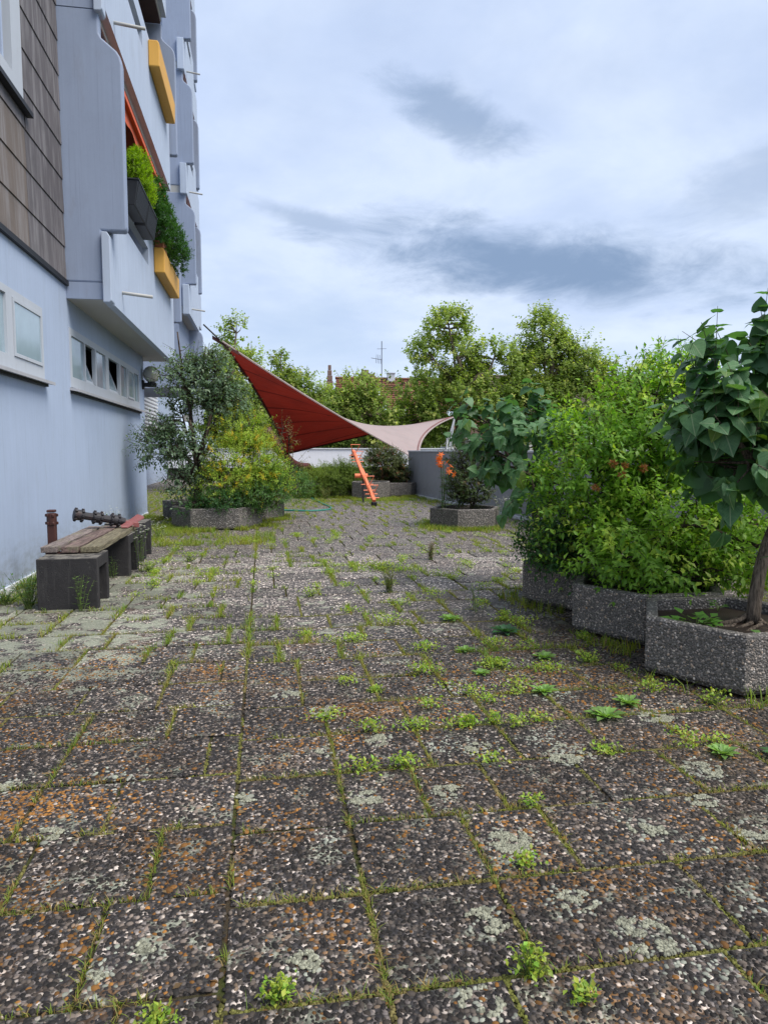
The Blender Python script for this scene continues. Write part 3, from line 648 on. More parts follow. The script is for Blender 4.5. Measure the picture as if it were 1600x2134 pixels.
# ------------------------------------------------------------------ terrace walls
gw = thing('terrace_wall', (5.6, 22, 0), 'grey rendered terrace wall on the right behind the planters', 'wall')
def wall_pts(off, ya, yb): return [(wall_x(ya) + off[0], ya), (wall_x(yb) + off[0], yb), (wall_x(yb) + off[1], yb), (wall_x(ya) + off[1], ya)]
cuts = [25.9, 20.4, 15.2, 10.0, 4.8, -1]
for a, b in zip(cuts[:-1], cuts[1:]):
    MB().prism(wall_pts((0, .28), a - .006, b + .006), -.012, 1.58, 'z').build('wall_panel', M['grey_wall'], gw, bevel=.006)
MB().prism(wall_pts((-.025, .31), 25.93, -1), 1.582, 1.632, 'z').build('coping', M['coping'], gw, bevel=.008)
MB().prism(wall_pts((-.05, -.002), 25.9, -1), -.012, .07, 'z').build('base_flashing', M['coping'], gw)
pw = thing('parapet_wall', (3, 42, 0), 'long white parapet wall closing the far end of the terrace', 'wall')
xs = [-5.38, .2, 6.8, 13.6]
for a, b in zip(xs[:-1], xs[1:]): MB().box(a + .01, b - .01, 41.9, 42.1, .62, 1.70).build('wall_panel', M['white_wall'], pw, bevel=.006)
MB().box(-5.38, 13.6, 41.84, 42.16, 1.702, 1.76).build('coping', M['coping'], pw)
MB().box(-5.38, 13.6, 41.95, 42.05, .40, .62).build('gap_shade_infill', M['black'], pw)  # black infill stands in for shade between panels and plinth
MB().box(-5.38, 13.6, 41.7, 42.3, -.01, .40).build('plinth', M['concrete'], pw)
trg = tag(MB().box(-.5, 3.6, 37.2, 38.2, -.01, .50).build('concrete_trough', M['concrete'], None, (1.5, 37.7, 0), bevel=.02), 'low dark concrete trough under the red sail strut', 'trough')

# ------------------------------------------------------------------ planters
def hexagon(c, r, rot=0.0): return [(c[0] + r * math.cos(math.pi + i * math.pi / 3 + rot), c[1] + r * math.sin(math.pi + i * math.pi / 3 + rot)) for i in range(6)]
def planter(c, r, h, label, rot=0.0, peb=None, soil=.09, group=None):
    t = thing('concrete_planter', (c[0], c[1], 0), label, 'planter', group)
    O = hexagon(c, r - .006, rot); I = hexagon(c, r - .10, rot); B = hexagon(c, r - .03, rot); n = 6
    V = [(x, y, .025) for x, y in B] + [(x, y, .06) for x, y in O] + [(x, y, h - .012) for x, y in O] + [(x, y, h) for x, y in hexagon(c, r - .018, rot)] + [(x, y, h) for x, y in hexagon(c, r - .09, rot)] + [(x, y, h - .012) for x, y in I] + [(x, y, .04) for x, y in I]
    F = [tuple(range(n - 1, -1, -1))] + [(a * n + i, a * n + (i + 1) % n, (a + 1) * n + (i + 1) % n, (a + 1) * n + i) for a in range(6) for i in range(n)]
    MB().add(V, F).build('shell', M['planter'], t)
    F_ = hexagon(c, r - .14, rot); MB().prism(F_, -.01, .03, 'z').build('foot', M['concrete'], t)
    q = hexagon(c, r - .095, rot); MB().add([(x, y, h - soil) for x, y in q] + [(c[0], c[1], h - soil + .05)], [(i, (i + 1) % 6, 6) for i in range(6)]).build('soil', M['soil'], t)
    if peb:
        rr = np.random.default_rng(int(c[1] * 100)); PV = []; PF = []; PC = []; off = 0
        for i in peb:
            a = np.array((*O[i], 0)); b = np.array((*O[(i + 1) % 6], 0)); u = (b - a) / np.linalg.norm(b - a); nn = np.array((u[1], -u[0], 0)); L = np.linalg.norm(b - a)
            hh = .0155; gx, gz = np.meshgrid(np.arange(int(L / hh)), np.arange(int((h - .075) / (hh * .9)))); gx = gx + .5 * (gz % 2)
            s = gx.ravel() * hh + .004 + rr.uniform(-.006, .006, gx.size); zz = gz.ravel() * hh * .9 + .066 + rr.uniform(-.006, .006, gx.size)
            P = a + u * s[:, None] + np.array((0, 0, 1.)) * zz[:, None] - nn * .001; k = (s > 0) & (s < L) & (zz < h - .016); P = P[k]
            C = pebble_colours(len(P), .004, rr) * 1.05 + np.array((.14, .128, .112)); ones = np.ones((len(P), 1))
            V, F2, CC = pebbles(P, ones * u, ones * (0, 0, 1.), nn, .0080, C, rr, .5); PV.append(V); PF.append(F2 + off); PC.append(CC); off += len(V)
        tag(np_mesh('pebbles', np.concatenate(PV), np.concatenate(PF), M['pebble'], t, C=np.concatenate(PC), smooth=True), kind='stuff')
    return t
planter((3.44, 4.70), .715, .43, 'nearest hexagonal pebble planter with a bare gnarled trunk in it, right edge', peb=[0, 1])
planter((3.44, 5.95), .715, .44, 'middle hexagonal pebble planter of the right hand row of three', peb=[0, 1])
planter((3.44, 7.20), .715, .44, 'rearmost hexagonal pebble planter of the right hand row, partly under lilac leaves', peb=[0, 1])
planter((4.26, 14.75), .79, .42, 'hexagonal pebble planter with orange lilies in front of the grey wall', rot=.06)
planter((-1.0, 15.62), .96, .45, 'large hexagonal pebble planter under the yellow green shrub on the left')
planter((-.42, 17.35), .9, .45, 'pebble planter showing only its right corner behind the yellow green shrub')
planter((-1.85, 17.55), .55, .45, 'small dark planter corner behind the large left planter, nearest the blue wall')
planter((3.6, 23.95), .72, .58, 'far pebble planter right behind the orange seesaw', rot=.3)
planter((4.62, 25.2), .95, .50, 'far pebble planter under the round reddish bush beside the grey wall')
planter((2.35, 25.3), .9, .45, 'far pebble planter buried under the spreading juniper')

# ------------------------------------------------------------------ bench of concrete blocks and boards
def u_block(y, x0, x1, d, h, label, rz=0):
    mb = MB(); lg = .12; tp = .125
    mb.prism([(y, -.012), (y + lg, -.012), (y + lg, h - tp), (y + d - lg * .8, h - tp), (y + d - lg * .8, -.012), (y + d, -.012), (y + d, h), (y, h)], x0, x1, 'x')
    o = mb.build('concrete_block', M['block'], None, ((x0 + x1) / 2, y + d / 2, 0), bevel=.012); o.rotation_euler[2] = rz
    return tag(o, label, 'block', 'concrete blocks carrying the bench boards')
u_block(7.66, -2.31, -1.72, .60, .53, 'nearest dark concrete block at the front end of the bench', .01)
u_block(9.60, -2.33, -1.74, .60, .535, 'dark concrete block under the far end of the bench boards', -.01)
u_block(10.36, -2.35, -1.77, .58, .54, 'third concrete block along the blue wall, just past the boards', .015)
u_block(11.08, -2.36, -1.78, .62, .55, 'last concrete block of the bench row, farthest from the viewer', 0)
def board(x0, x1, z, mat, y0, y1, label, tilt):
    r = np.random.default_rng(int(abs(x0) * 100)); n = 14; V = []; F = []
    for i in range(n + 1):
        y = y0 + (y1 - y0) * i / n; w = r.uniform(-.008, .008, 4); zz = z + tilt * (y - y0)
        V += [(x0 + w[0], y, zz), (x1 + w[1], y, zz), (x1 + w[1] * .6, y, zz + .06 + w[2] * .6), (x0 + w[0] * .6, y, zz + .06 + w[3] * .6)]
    for i in range(n):
        for k in range(4): F.append((i * 4 + k, i * 4 + (k + 1) % 4, i * 4 + 4 + (k + 1) % 4, i * 4 + 4 + k))
    F += [(3, 2, 1, 0), tuple(n * 4 + k for k in range(4))]
    return tag(MB().add(V, F).build('timber_board', M[mat], None, ((x0 + x1) / 2, (y0 + y1) / 2, z), bevel=.005), label, 'board', 'weathered boards lying on the bench')
board(-2.36, -2.19, .548, 'board1', 8.0, 10.15, 'pale grey weathered board nearest the blue wall on the bench', .0)
board(-2.15, -1.97, .545, 'board2', 7.98, 10.2, 'brown cracked middle board of the bench', .0)
board(-1.95, -1.76, .542, 'board3', 8.0, 10.25, 'mossy outer board of the bench with a chipped white edge', .0)
tag(MB().box(-2.32, -1.8, 8.04, 8.1, .525, .543).build('rotted_batten', M['rustmetal'], None, (-2.06, 8.07, .53)), 'thin rotted strip under the near ends of the bench boards', 'batten')
# notched play-equipment parts left on the bench
def gear(mb, c, ax, r, w, n=8):
    ax = np.array(ax, float) / np.linalg.norm(ax); ref = np.array((0, 0, 1.)) if abs(ax[2]) < .9 else np.array((0, 1., 0)); u = np.cross(ax, ref); u /= np.linalg.norm(u); v = np.cross(ax, u); c = np.array(c, float)
    mb.tube([c - ax * w / 2, c + ax * w / 2], r * .82, 16)
    for k in range(n):
        a = 2 * math.pi * k / n; d = u * math.cos(a) + v * math.sin(a); t = np.cross(ax, d)
        for s in (-1, 1): mb.obox(c + d * r * .9 + ax * s * w * .33, (d, t, ax), (r * .16, r * .2, w * .12))
post = thing('notched_post', (-2.44, 8.75, 0), 'upright rusty brown post with a notched head beside the bench', 'post')
MB().box(-2.485, -2.395, 8.705, 8.795, 0, .80).build('shaft', M['rustmetal'], post, bevel=.01)
mb = MB(); gear(mb, (-2.44, 8.75, .84), (0, 0, 1), .068, .14, 6); mb.build('head', M['rustmetal'], post, bevel=.006, seg=1)
MB().box(-2.485, -2.395, 8.705, 8.795, .92, .95).build('cap', M['rustmetal'], post, bevel=.01)
axl = thing('notched_axle', (-2.15, 9.9, .62), 'dark bar with three notched wheels lying across the far end of the bench boards', 'play part')
A0 = np.array((-2.40, 9.75, .80)); A1 = np.array((-1.95, 9.95, .70)); dA = (A1 - A0) / np.linalg.norm(A1 - A0)
MB().tube([A0 - dA * .02, A1 + dA * .1], .052, 10).build('bar', M['darkmetal'], axl)
for t_ in (.03, .5, .95):
    mb = MB(); gear(mb, A0 + (A1 - A0) * t_, dA, .086, .13, 8); mb.build('notched_wheel', M['darkmetal'], axl, bevel=.004, seg=1)
MB().obox(A1 + dA * .16 + np.array((0, 0, -.02)), (dA, (0, 1, 0), (0, 0, 1)), (.13, .03, .035)).build('fork', M['redseat'], axl, bevel=.01)
MB().add([(-1.86, 9.75, .61), (-1.78, 9.78, .61), (-1.67, 10.45, .68), (-1.76, 10.48, .70), (-1.88, 9.75, .65), (-1.80, 9.78, .64), (-1.69, 10.45, .715), (-1.78, 10.48, .74)], [(0, 1, 2, 3), (7, 6, 5, 4), (0, 4, 5, 1), (1, 5, 6, 2), (2, 6, 7, 3), (3, 7, 4, 0)]).build('red_paddle', M['redseat'], axl, bevel=.012)

# ------------------------------------------------------------------ seesaw
ss = thing('seesaw', (3.1, 22, 0), 'orange painted steel seesaw tipped towards the viewer', 'seesaw')
S0 = np.array((3.18, 20.55, .16)); S1 = np.array((2.93, 23.5, 1.62)); dS = (S1 - S0) / np.linalg.norm(S1 - S0); rS = np.cross(dS, (0, 0, 1)); rS /= np.linalg.norm(rS); uS = np.cross(rS, dS); LS = np.linalg.norm(S1 - S0)
MB().obox((S0 + S1) / 2, (rS, dS, uS), (.052, LS / 2, .045)).build('beam', M['seesaw'], ss, bevel=.012)
MB().obox(S0 + dS * LS * .52, (rS, dS, uS), (.066, .22, .06)).build('clamp', M['seesaw'], ss, bevel=.012)
MB().box(3.03, 3.09, 22.02, 22.08, .0, .80).build('pivot_post', M['darkmetal'], ss, bevel=.008)
MB().tube([(2.80, 22.05, .84), (3.20, 22.05, .84)], .07, 12).build('pivot_barrel', M['seesaw'], ss)
for t_ in (.10, .27, .78, .93):
    c = S0 + dS * LS * t_; side = .17
    pts = [c + rS * .03, c + rS * side + uS * .30 * .2, c + rS * side + uS * .36, c - rS * side * .0 + uS * .40, c - rS * side + uS * .36]
    h = MB(); h.tube([c - rS * .05 + uS * .05, c - rS * side * .9 + uS * .34, c + rS * side * .9 + uS * .34, c + rS * .05 + uS * .05], .014, 6); h.build('handle', M['seesaw'], ss, smooth=False)
for t_ in (.05, .12, .19, .30, .76, .83, .90):
    c = S0 + dS * LS * t_; MB().tube([c - rS * .19, c + rS * .19], .017, 6).build('footrest', M['seesaw'], ss)
MB().box(3.10, 3.26, 20.50, 20.66, 0, .13).build('rubber_bumper', M['black'], ss, bevel=.03)
MB().box(2.86, 3.0, 23.4, 23.55, 1.40, 1.53).build('rubber_bumper', M['black'], ss, bevel=.03)

# garden hose
hp = [(-.1, 28.6), (.45, 27.65), (1.05, 26.4), (1.5, 25.2), (1.62, 23.4), (1.78, 21.2), (1.86, 20.2), (1.74, 19.4), (1.4, 19.1), (1.1, 19.04), (.8, 19.2), (.5, 19.35), (.2, 19.2), (0.0, 18.7)]
def smooth_path(p, n=6):
    p = [np.array(q, float) for q in p]; out = []
    for i in range(len(p) - 1):
        a, b, c, d = p[max(i - 1, 0)], p[i], p[i + 1], p[min(i + 2, len(p) - 1)]
        for t in np.arange(n) / n: out.append(.5 * ((2 * b) + (c - a) * t + (2 * a - 5 * b + 4 * c - d) * t * t + (3 * b - a - 3 * c + d) * t ** 3))
    return out + [p[-1]]
tag(MB().tube([(*q, .02) for q in smooth_path(hp)], .021, 8).build('garden_hose', M['hose'], None, (1.2, 22, 0), smooth=True), 'teal green garden hose looping over the paving behind the left planter', 'hose')

# ------------------------------------------------------------------ shade sail
def sail():
    A, B, C, D = [np.array(p) for p in ((-1.45, 27.3, 5.62), (1.09, 36.0, 1.45), (10.34, 38.0, 3.45), (6.44, 29.0, 1.14))]
    cen = (A + B + C + D) / 4
    def edge(p, q, k, off=(0, 0, 0)): m = (p + q) / 2; m = m + (cen - m) * k + np.array(off); return lambda t: p * (1 - t) ** 2 + 2 * (2 * m - (p + q) / 2 - 0) * t * (1 - t) * .5 + q * t ** 2 + (2 * t * (1 - t)) * ((p + q) / 4 - 0) - 0
    def qb(p, q, m): cc = 2 * m - (p + q) / 2; return lambda t: p * (1 - t) ** 2 + 2 * cc * t * (1 - t) + q * t ** 2
    eAB = qb(A, B, (A + B) / 2 + np.array((.28, .2, .0))); eDC = qb(D, C, (D + C) / 2 + np.array((-.62, .2, .12)))
    eAD = qb(A, D, (A + D) / 2 + np.array((.0, .45, -.10))); eBC = qb(B, C, (B + C) / 2 + np.array((0, -.3, .07)))
    n = 36; V = []; UV = []
    for i in range(n + 1):
        for j in range(n + 1):
            u, v = i / n, j / n                                    # u: A->D, v: A->B
            P = (1 - v) * eAD(u) + v * eBC(u) + (1 - u) * eAB(v) + u * eDC(v) - ((1 - u) * (1 - v) * A + u * (1 - v) * D + (1 - u) * v * B + u * v * C)
            V.append(P)
    F = [(i * (n + 1) + j, (i + 1) * (n + 1) + j, (i + 1) * (n + 1) + j + 1, i * (n + 1) + j + 1) for i in range(n) for j in range(n)]
    t = thing('shade_sail', (3, 32, 0), 'big twisted shade sail, dark red beneath and pale pink on top', 'sail')
    k = NB('sail_top'); ctop = k.mix(k.ramp(k.noise(k.pos(), .9, 6, .65), .45, .7, 0, .35), (0.62, 0.53, 0.51), (0.50, 0.42, 0.40)); top = k.out(ctop, .75, .2)
    tt = k.n('ShaderNodeBsdfTranslucent'); k.L.new(ctop, tt.inputs[0]); ms = k.n('ShaderNodeMixShader'); ms.inputs[0].default_value = .5; k.L.new(k.b.outputs[0], ms.inputs[1]); k.L.new(tt.outputs[0], ms.inputs[2]); k.L.new(ms.outputs[0], k.N['Material Output'].inputs[0])
    k = NB('sail_under'); p = k.pos(); sx = k.n('ShaderNodeTexWave', wave_type='RINGS'); k.put(sx.inputs['Vector'], p); sx.inputs['Scale'].default_value = .24; sx.inputs['Distortion'].default_value = .6
    c = k.mix(k.ramp(k.noise(p, .8, 6, .7), .42, .72, 0, .6), (0.36, 0.042, 0.026), (0.22, 0.030, 0.022)); c = k.mix(k.ramp(sx.outputs['Fac'], .975, .998, 0, .75), c, (0.10, .015, .012))
    c = k.mix(k.ramp(k.noise(p, 2.6, 3, .5), .70, .76, 0, .7), c, (0.07, .015, .012)); und = k.out(c, .7, .25); k.bump(k.noise(k.pos((.5, 1.6, 1.2)), 1.6, 5, .6, .8), .6, .12)  # dark blotches: shade of folds put into the cloth colour
    t2 = k.n('ShaderNodeBsdfTranslucent'); k.L.new(c, t2.inputs[0]); ms = k.n('ShaderNodeMixShader'); ms.inputs[0].default_value = .5; k.L.new(k.b.outputs[0], ms.inputs[1]); k.L.new(t2.outputs[0], ms.inputs[2]); k.L.new(ms.outputs[0], k.N['Material Output'].inputs[0])
    nrmz = []
    V = np.array(V)
    # two skins a centimetre apart: pale weathered top, red underside
    for nm, off, mt in (('top_skin', .012, top), ('under_skin', 0.0, und)):
        o = MB().add([p + np.array((-.3, -.3, 1.)) * off for p in V], F).build(nm, mt, t, smooth=True)
    hem = MB()
    for e in (eAB, eBC): hem.tube([e(q) for q in np.linspace(0, 1, 30)], .055, 6)
    hem.build('dark_hem', M['strut'], t)
    MB().tube([eDC(q) for q in np.linspace(0, 1, 30)], .03, 6).build('pale_hem', top, t)
    MB().tube([eAD(q) + np.array((0, -.03, .03)) for q in np.linspace(0, 1, 30)], .035, 6).build('pale_hem', top, t)
    for off in (.14, .24):
        MB().tube([eDC(q) + (cen - eDC(q)) * off * .12 + np.array((0, 0, .045)) for q in np.linspace(.03, .97, 30)], .012, 4).build('seam', M['redseat'], t)
    MB().tube([A, (-2.1, 27.15, 6.22)], .03, 6).build('rope', M['black'], t)
    MB().obox(A + np.array((.12, .1, -.1)), (A - D, (0, 0, 1), (0, 1, 0)), (.55, .07, .03)).build('corner_plate', M['strut'], t)
    st = thing('sail_strut', (2.1, 37.4, .5), 'red brown steel strut leaning from the low corner of the sail', 'strut')
    mb = MB(); pts = [(.10, 36.4, 2.65), (.6, 36.5, 1.95), (1.0, 36.6, 1.42), (1.3, 36.8, 1.08), (1.6, 37.0, .88), (1.95, 37.3, .80), (2.3, 37.6, .78), (2.42, 37.7, .5)]
    mb.tube([np.array(p) for p in smooth_path(pts, 4)], [.26 * (1 - .6 * i / 29) + .05 for i in range(29)], 8); mb.build('beam', M['strut'], st, smooth=True)
    MB().box(1.6, 2.55, 37.4, 37.95, .495, .55).build('foot_plate', M['strut'], st, bevel=.01)
    ma = thing('sail_mast', (10.4, 38.2, 0), 'slim silver mast with stays holding the right tip of the sail', 'mast')
    MB().tube([(9.85, 38.4, -.01), (10.38, 38.1, 3.55)], .06, 8).build('pole', M['silver'], ma)
    for p in ((9.3, 37.6), (9.55, 38.9), (10.2, 38.9)): MB().tube([(*p, -.01), (10.36, 38.1, 3.45)], .028, 6).build('stay', M['silver'], ma)
    rl = thing('guard_rail', (10.6, 38, 0), 'small white tube guard rail behind the grey wall', 'rail')
    mb = MB().tube([(9.75, 37.4, -.01), (9.75, 37.4, 2.3), (11.0, 37.4, 2.3), (11.0, 37.4, -.01)], .03, 6); mb.build('frame', M['coping'], rl)
    MB().tube([(9.75, 37.4, 1.75), (11.0, 37.4, 1.75)], .022, 6).build('cross_bar', M['coping'], rl)
sail()

# ------------------------------------------------------------------ plants: generators
OVAL_V = np.array([(0, 0, 0), (-.24, .42, .07), (.24, .42, .07), (0, 1, -.10), (0, .48, 0)]); OVAL_F = [(0, 4, 1), (0, 2, 4), (1, 4, 3), (4, 2, 3)]
DIAM_V = np.array([(0, 0, 0), (-.36, .5, .10), (.36, .5, .10), (0, 1, -.05)]); DIAM_F = [(0, 2, 1), (1, 2, 3)]
LANCE_V = np.array([(0, 0, 0), (-.10, .4, .03), (.10, .4, .03), (0, 1, -.12)]); LANCE_F = [(0, 2, 1), (1, 2, 3)]
def heart_template(curl=.22, fold=.16, nseg=8):
    ys = [0.0, .06, .16, .28, .42, .58, .74, .88, 1.0]; ws = [.02, .31, .43, .475, .475, .405, .275, .115, 0.0]; yo = [.0, -.10, -.02, .10, .27, .46, .66, .85, 1.0]
    V = []; UVs = []
    for y, w, o in zip(ys, ws, yo):
        z = -curl * y * y
        for s in (-1, -.5, 0, .5, 1):
            yy = y + (o - y) * abs(s); zz = -curl * yy * yy + fold * abs(s) * w + .03 * math.sin(yy * 14) * abs(s) * (w > .1)
            V.append((s * w, yy, zz)); UVs.append((.5 + s * w, yy))
    F = []
    for i in range(len(ys) - 1):
        for j in range(4): F.append((i * 5 + j, i * 5 + j + 1, (i + 1) * 5 + j + 1, (i + 1) * 5 + j))
    return V, F, UVs
def heart_mesh(name, mat, curl, fold):
    V, F, U = heart_template(curl, fold); me = bpy.data.meshes.new(name); me.from_pydata(V, [], F); me.materials.append(mat)
    uv = me.uv_layers.new(name='leaf')
    for l in me.loops: uv.data[l.index].uv = U[l.vertex_index]
    me.polygons.foreach_set('use_smooth', [True] * len(me.polygons)); return me
def blob_points(blobs, n, shell=.45, amp=.25, cut=.0, seed=1, nscale=2.2):
    w = np.array([(b[3] * b[4] * b[5]) ** (2 / 3) * (b[6] if len(b) > 6 else 1) for b in blobs]); idx = rng.choice(len(blobs), n, p=w / w.sum())
    B = np.array([b[:6] for b in blobs])[idx]; d = rdir(n); r = (shell ** 3 + (1 - shell ** 3) * rng.random(n)) ** (1 / 3)
    r = r * (1 - amp + 2 * amp * vn(d + idx[:, None] * 3.3, 1.7, seed))
    P = B[:, :3] + d * B[:, 3:6] * r[:, None]; O = nrm(d / B[:, 3:6])
    if cut: k = vn(P, nscale, seed + 50) > cut; P, O = P[k], O[k]
    return P, O
def make_twigs(P, O, L, nl, size, up=.45, rnd=.5, droop=.25, spread=.9, opp=True, ups=(0, 0, 1)):
    """leafy twigs: starts P, outward O; returns leaf positions, axes, normals, sizes, twig ends"""
    T = len(P); D = nrm(O * .7 + np.array(ups) * up + rdir(T) * rnd); L = L * rng.uniform(.6, 1.35, T); E = P + D * L[:, None]
    t = np.linspace(.12, 1.0, nl); side = nrm(np.cross(D, rdir(T))); side2 = np.cross(D, side)
    LP = []; LD = []; LN = []; LSz = []
    for i, q in enumerate(t):
        sd = side if i % 2 == 0 else side2; base = P + D * (L * q)[:, None] - np.array((0, 0, 1)) * (L * q * q * .18)[:, None]
        for s in ((-1, 1) if opp else ((-1) ** i,)):
            dr = nrm(D * (.35 + .9 * (q > .95)) + sd * s * spread + rdir(T) * .35 - np.array((0, 0, droop)))
            LP.append(base); LD.append(dr); LN.append(nrm(np.array((0, 0, 1.)) + O * .55 + rdir(T) * .45)); LSz.append(size * rng.uniform(.45, 1.28, T) * (1 - .35 * q))
    return np.concatenate(LP), np.concatenate(LD), np.concatenate(LN), np.concatenate(LSz), np.tile(np.arange(T), len(LP)), D, E
def leaf_colours(P, tw, c1, c2, c3=None, p3=.0, T=None, seed=3, scale=1.4):
    n = len(P); a = vn(P, scale, seed)[:, None]; b = rng.random((n, 1)); k = np.clip(a * .9 + b * .5 - .2, 0, 1)
    C = np.array(c1) * (1 - k) + np.array(c2) * k
    if c3 is not None: m = (rng.random(tw.max() + 1)[tw] < p3); C[m] = np.array(c3) * rng.uniform(.75, 1.2, (m.sum(), 1))
    return C * rng.uniform(.8, 1.2, (n, 1))
def limbs_mesh(base, blobs, P, E, r0, mat, parent, nsub=120, r1=.012, name='branches', lean=.25, twr=.004, trunk_h=None, ntwig=400, n=6, fork=None):
    base = np.array(base, float); mb = MB(); nodes = []
    top = np.array(fork) if fork is not None else None
    if top is not None:
        m = (base + top) / 2 + rng.normal(0, .05, 3) * np.linalg.norm(top - base); mb.tube(smooth_path([base, m, top], 5), np.linspace(r0 * 1.15, r0 * .8, 11), 9); start = top; r0 = r0 * .7
    else: start = base
    for b in blobs:
        c = np.array(b[:3]); v = c - start; ln = np.linalg.norm(v)
        pts = smooth_path([start + rng.normal(0, r0 * .4, 3) * (1, 1, 0), start + v * .35 + rng.normal(0, .07, 3) * ln + np.array((0, 0, .12)) * ln, start + v * .7 + rng.normal(0, .06, 3) * ln, c + np.array((0, 0, .35)) * b[5]], 5)
        rr = np.linspace(r0 * .75, r1, len(pts)); mb.tube(pts, rr, n); nodes += pts[len(pts) // 3:]
    nodes = np.array(nodes)
    if len(P):
        for i in rng.choice(len(P), min(nsub, len(P)), replace=False):
            p = P[i]; j = np.argmin(((nodes - p) ** 2).sum(1) + (nodes[:, 2] > p[2]) * 1.0); a = nodes[j]; mid = (a + p) / 2 + rng.normal(0, .06, 3) * np.linalg.norm(p - a)
            mb.tube([a, mid, p], [r1 * .9, r1 * .6, twr], 4, False)
        for i in rng.choice(len(P), min(ntwig, len(P)), replace=False): mb.tube([P[i], E[i]], [twr, twr * .4], 3, False)
    return mb.build(name, mat, parent, smooth=True)
def shrub(name, label, cat, base, blobs, n, L, nl, size, c1, c2, c3=None, p3=0, tmpl=(OVAL_V, OVAL_F), mat='leaf', shell=.45, amp=.25, cut=.0, nscale=2.2, up=.45, droop=.25, opp=True, r0=.03, nsub=100, ntwig=400, parts=0, group=None, bark='bark', rnd=.5, extra=None, seed=1, r1=.012, twr=.004, fork=None, spread=.9, foliage='foliage'):
    t = thing(name, base, label, cat, group)
    P, O = blob_points(blobs, n, shell, amp, cut, seed, nscale)
    if extra is not None: P = np.concatenate([P, extra[0]]); O = np.concatenate([O, extra[1]])
    LP, LD, LN, LS, tw, D, E = make_twigs(P, O, L, nl, size, up, rnd, droop, spread, opp)
    C = leaf_colours(LP, tw, c1, c2, c3, p3, seed=seed + 3); Mx = frames(LD, LN)
    if parts:
        vis = np.hypot(LP[:, 0], LP[:, 1]) - .25 * (LN @ np.array((-.5, -.8, .3))); od = np.argsort(vis)[:parts]; rest = np.setdiff1d(np.arange(len(LP)), od)
        leaf_parts(t, tmpl, LP[od], Mx[od], LS[od], C[od], mat); LP, Mx, LS, C = LP[rest], Mx[rest], LS[rest], C[rest]
    V, F, CC = scatter(*tmpl, LP, Mx, LS, C)
    tag(np_mesh(foliage, V, F, M[mat], t, C=CC), kind='stuff')
    tag(limbs_mesh(base, blobs, P, E, r0, M[bark], t, nsub, r1, twr=twr, ntwig=ntwig, fork=fork), kind='stuff')
    return t
def leaf_parts(t, tmpl, LP, Mx, LS, C, mat):
    # single leaves one can pick out: shared meshes, a handful of leaf colours
    order = np.argsort(C.sum(1)); nb = 6; base = np.array(ORG[t.name])
    for b in range(nb):
        ids = order[b * len(order) // nb:(b + 1) * len(order) // nb]
        if not len(ids): continue
        me = bpy.data.meshes.new('leaf'); me.from_pydata([tuple(v) for v in tmpl[0]], [], [tuple(f) for f in tmpl[1]]); me.materials.append(M[mat])
        a = me.color_attributes.new('Col', 'FLOAT_COLOR', 'POINT'); c = C[ids].mean(0)
        for d in a.data: d.color = (*c, 1)
        for i in ids:
            o = bpy.data.objects.new('leaf', me); col.objects.link(o); o.parent = t; o.location = tuple(LP[i] - base); o.rotation_mode = 'QUATERNION'; o.rotation_quaternion = Matrix(Mx[i].tolist()).to_quaternion(); s = float(LS[i]); o.scale = (s, s, s)
def lilac(label, base, blobs, ntw, L, npair, size, shoots, fork, nparts, young, r0=.05, seed=11):
    t = thing('lilac_bush', base, label, 'bush')
    P, O = blob_points(blobs, ntw, .5, .25, .0, seed)
    LP, LD, LN, LS, tw, D, E = make_twigs(P, O, L, npair, size, .5, .4, .9, .9, True)
    LN = nrm(O[tw] * .9 + np.array((0, 0, .75)) + rdir(len(LP)) * .35)
    yo = rng.random(len(LP)) < young
    for (p0, p1, k, s) in shoots:                      # leading shoots with opposite pairs of young leaves
        p0 = np.array(p0); p1 = np.array(p1); P = np.concatenate([P, p0[None]]); E = np.concatenate([E, p1[None]])
        a0 = rng.uniform(0, 3)
        for i in range(k):
            q = (i + .6) / k; c = p0 + (p1 - p0) * min(q, 1); a = a0 + (i % 2) * 1.57
            for sg in (-1, 1):
                d = np.array((math.cos(a) * sg, math.sin(a) * sg, .35 - .5 * (1 - q))); LP = np.concatenate([LP, c[None]]); LD = np.concatenate([LD, nrm(d)[None]])
                LN = np.concatenate([LN, nrm(np.array((0, 0, 1.)) - d * .3)[None]]); LS = np.concatenate([LS, [s * (1.05 - .55 * q)]]); yo = np.concatenate([yo, [q > .35]])
    Mx = frames(LD, LN)
    # leaves hang and turn their upper faces outwards
    od = np.argsort(np.hypot(LP[:, 0], LP[:, 1])); part = od[:nparts]; rest = od[nparts:]
    base_ = np.array(ORG[t.name])
    for i in part:
        me = LEAF[('y' if yo[i] else 'd') + str(rng.integers(3))]
        o = bpy.data.objects.new('leaf', me); col.objects.link(o); o.parent = t; o.location = tuple(LP[i] - base_); o.rotation_mode = 'QUATERNION'
        o.rotation_quaternion = Matrix(Mx[i].tolist()).to_quaternion(); s = float(LS[i]); o.scale = (s * rng.uniform(.9, 1.1), s, s)
    if len(rest):
        V, F, U = heart_template(.2, .07); Fq = np.array(F); C = leaf_colours(LP[rest], np.zeros(len(rest), int), (.058, .15, .062), (.11, .225, .09))
        VV, FF, CC = scatter(np.array(V), Fq, LP[rest], Mx[rest], LS[rest], C)
        tag(np_mesh('foliage', VV, FF, M['leaf'], t, C=CC, smooth=True), kind='stuff')
    limbs_mesh(base, blobs, P, E, r0, M['barkg'], t, 90, .014, twr=.005, ntwig=600, fork=fork, n=8)
    return t
LEAF = {}
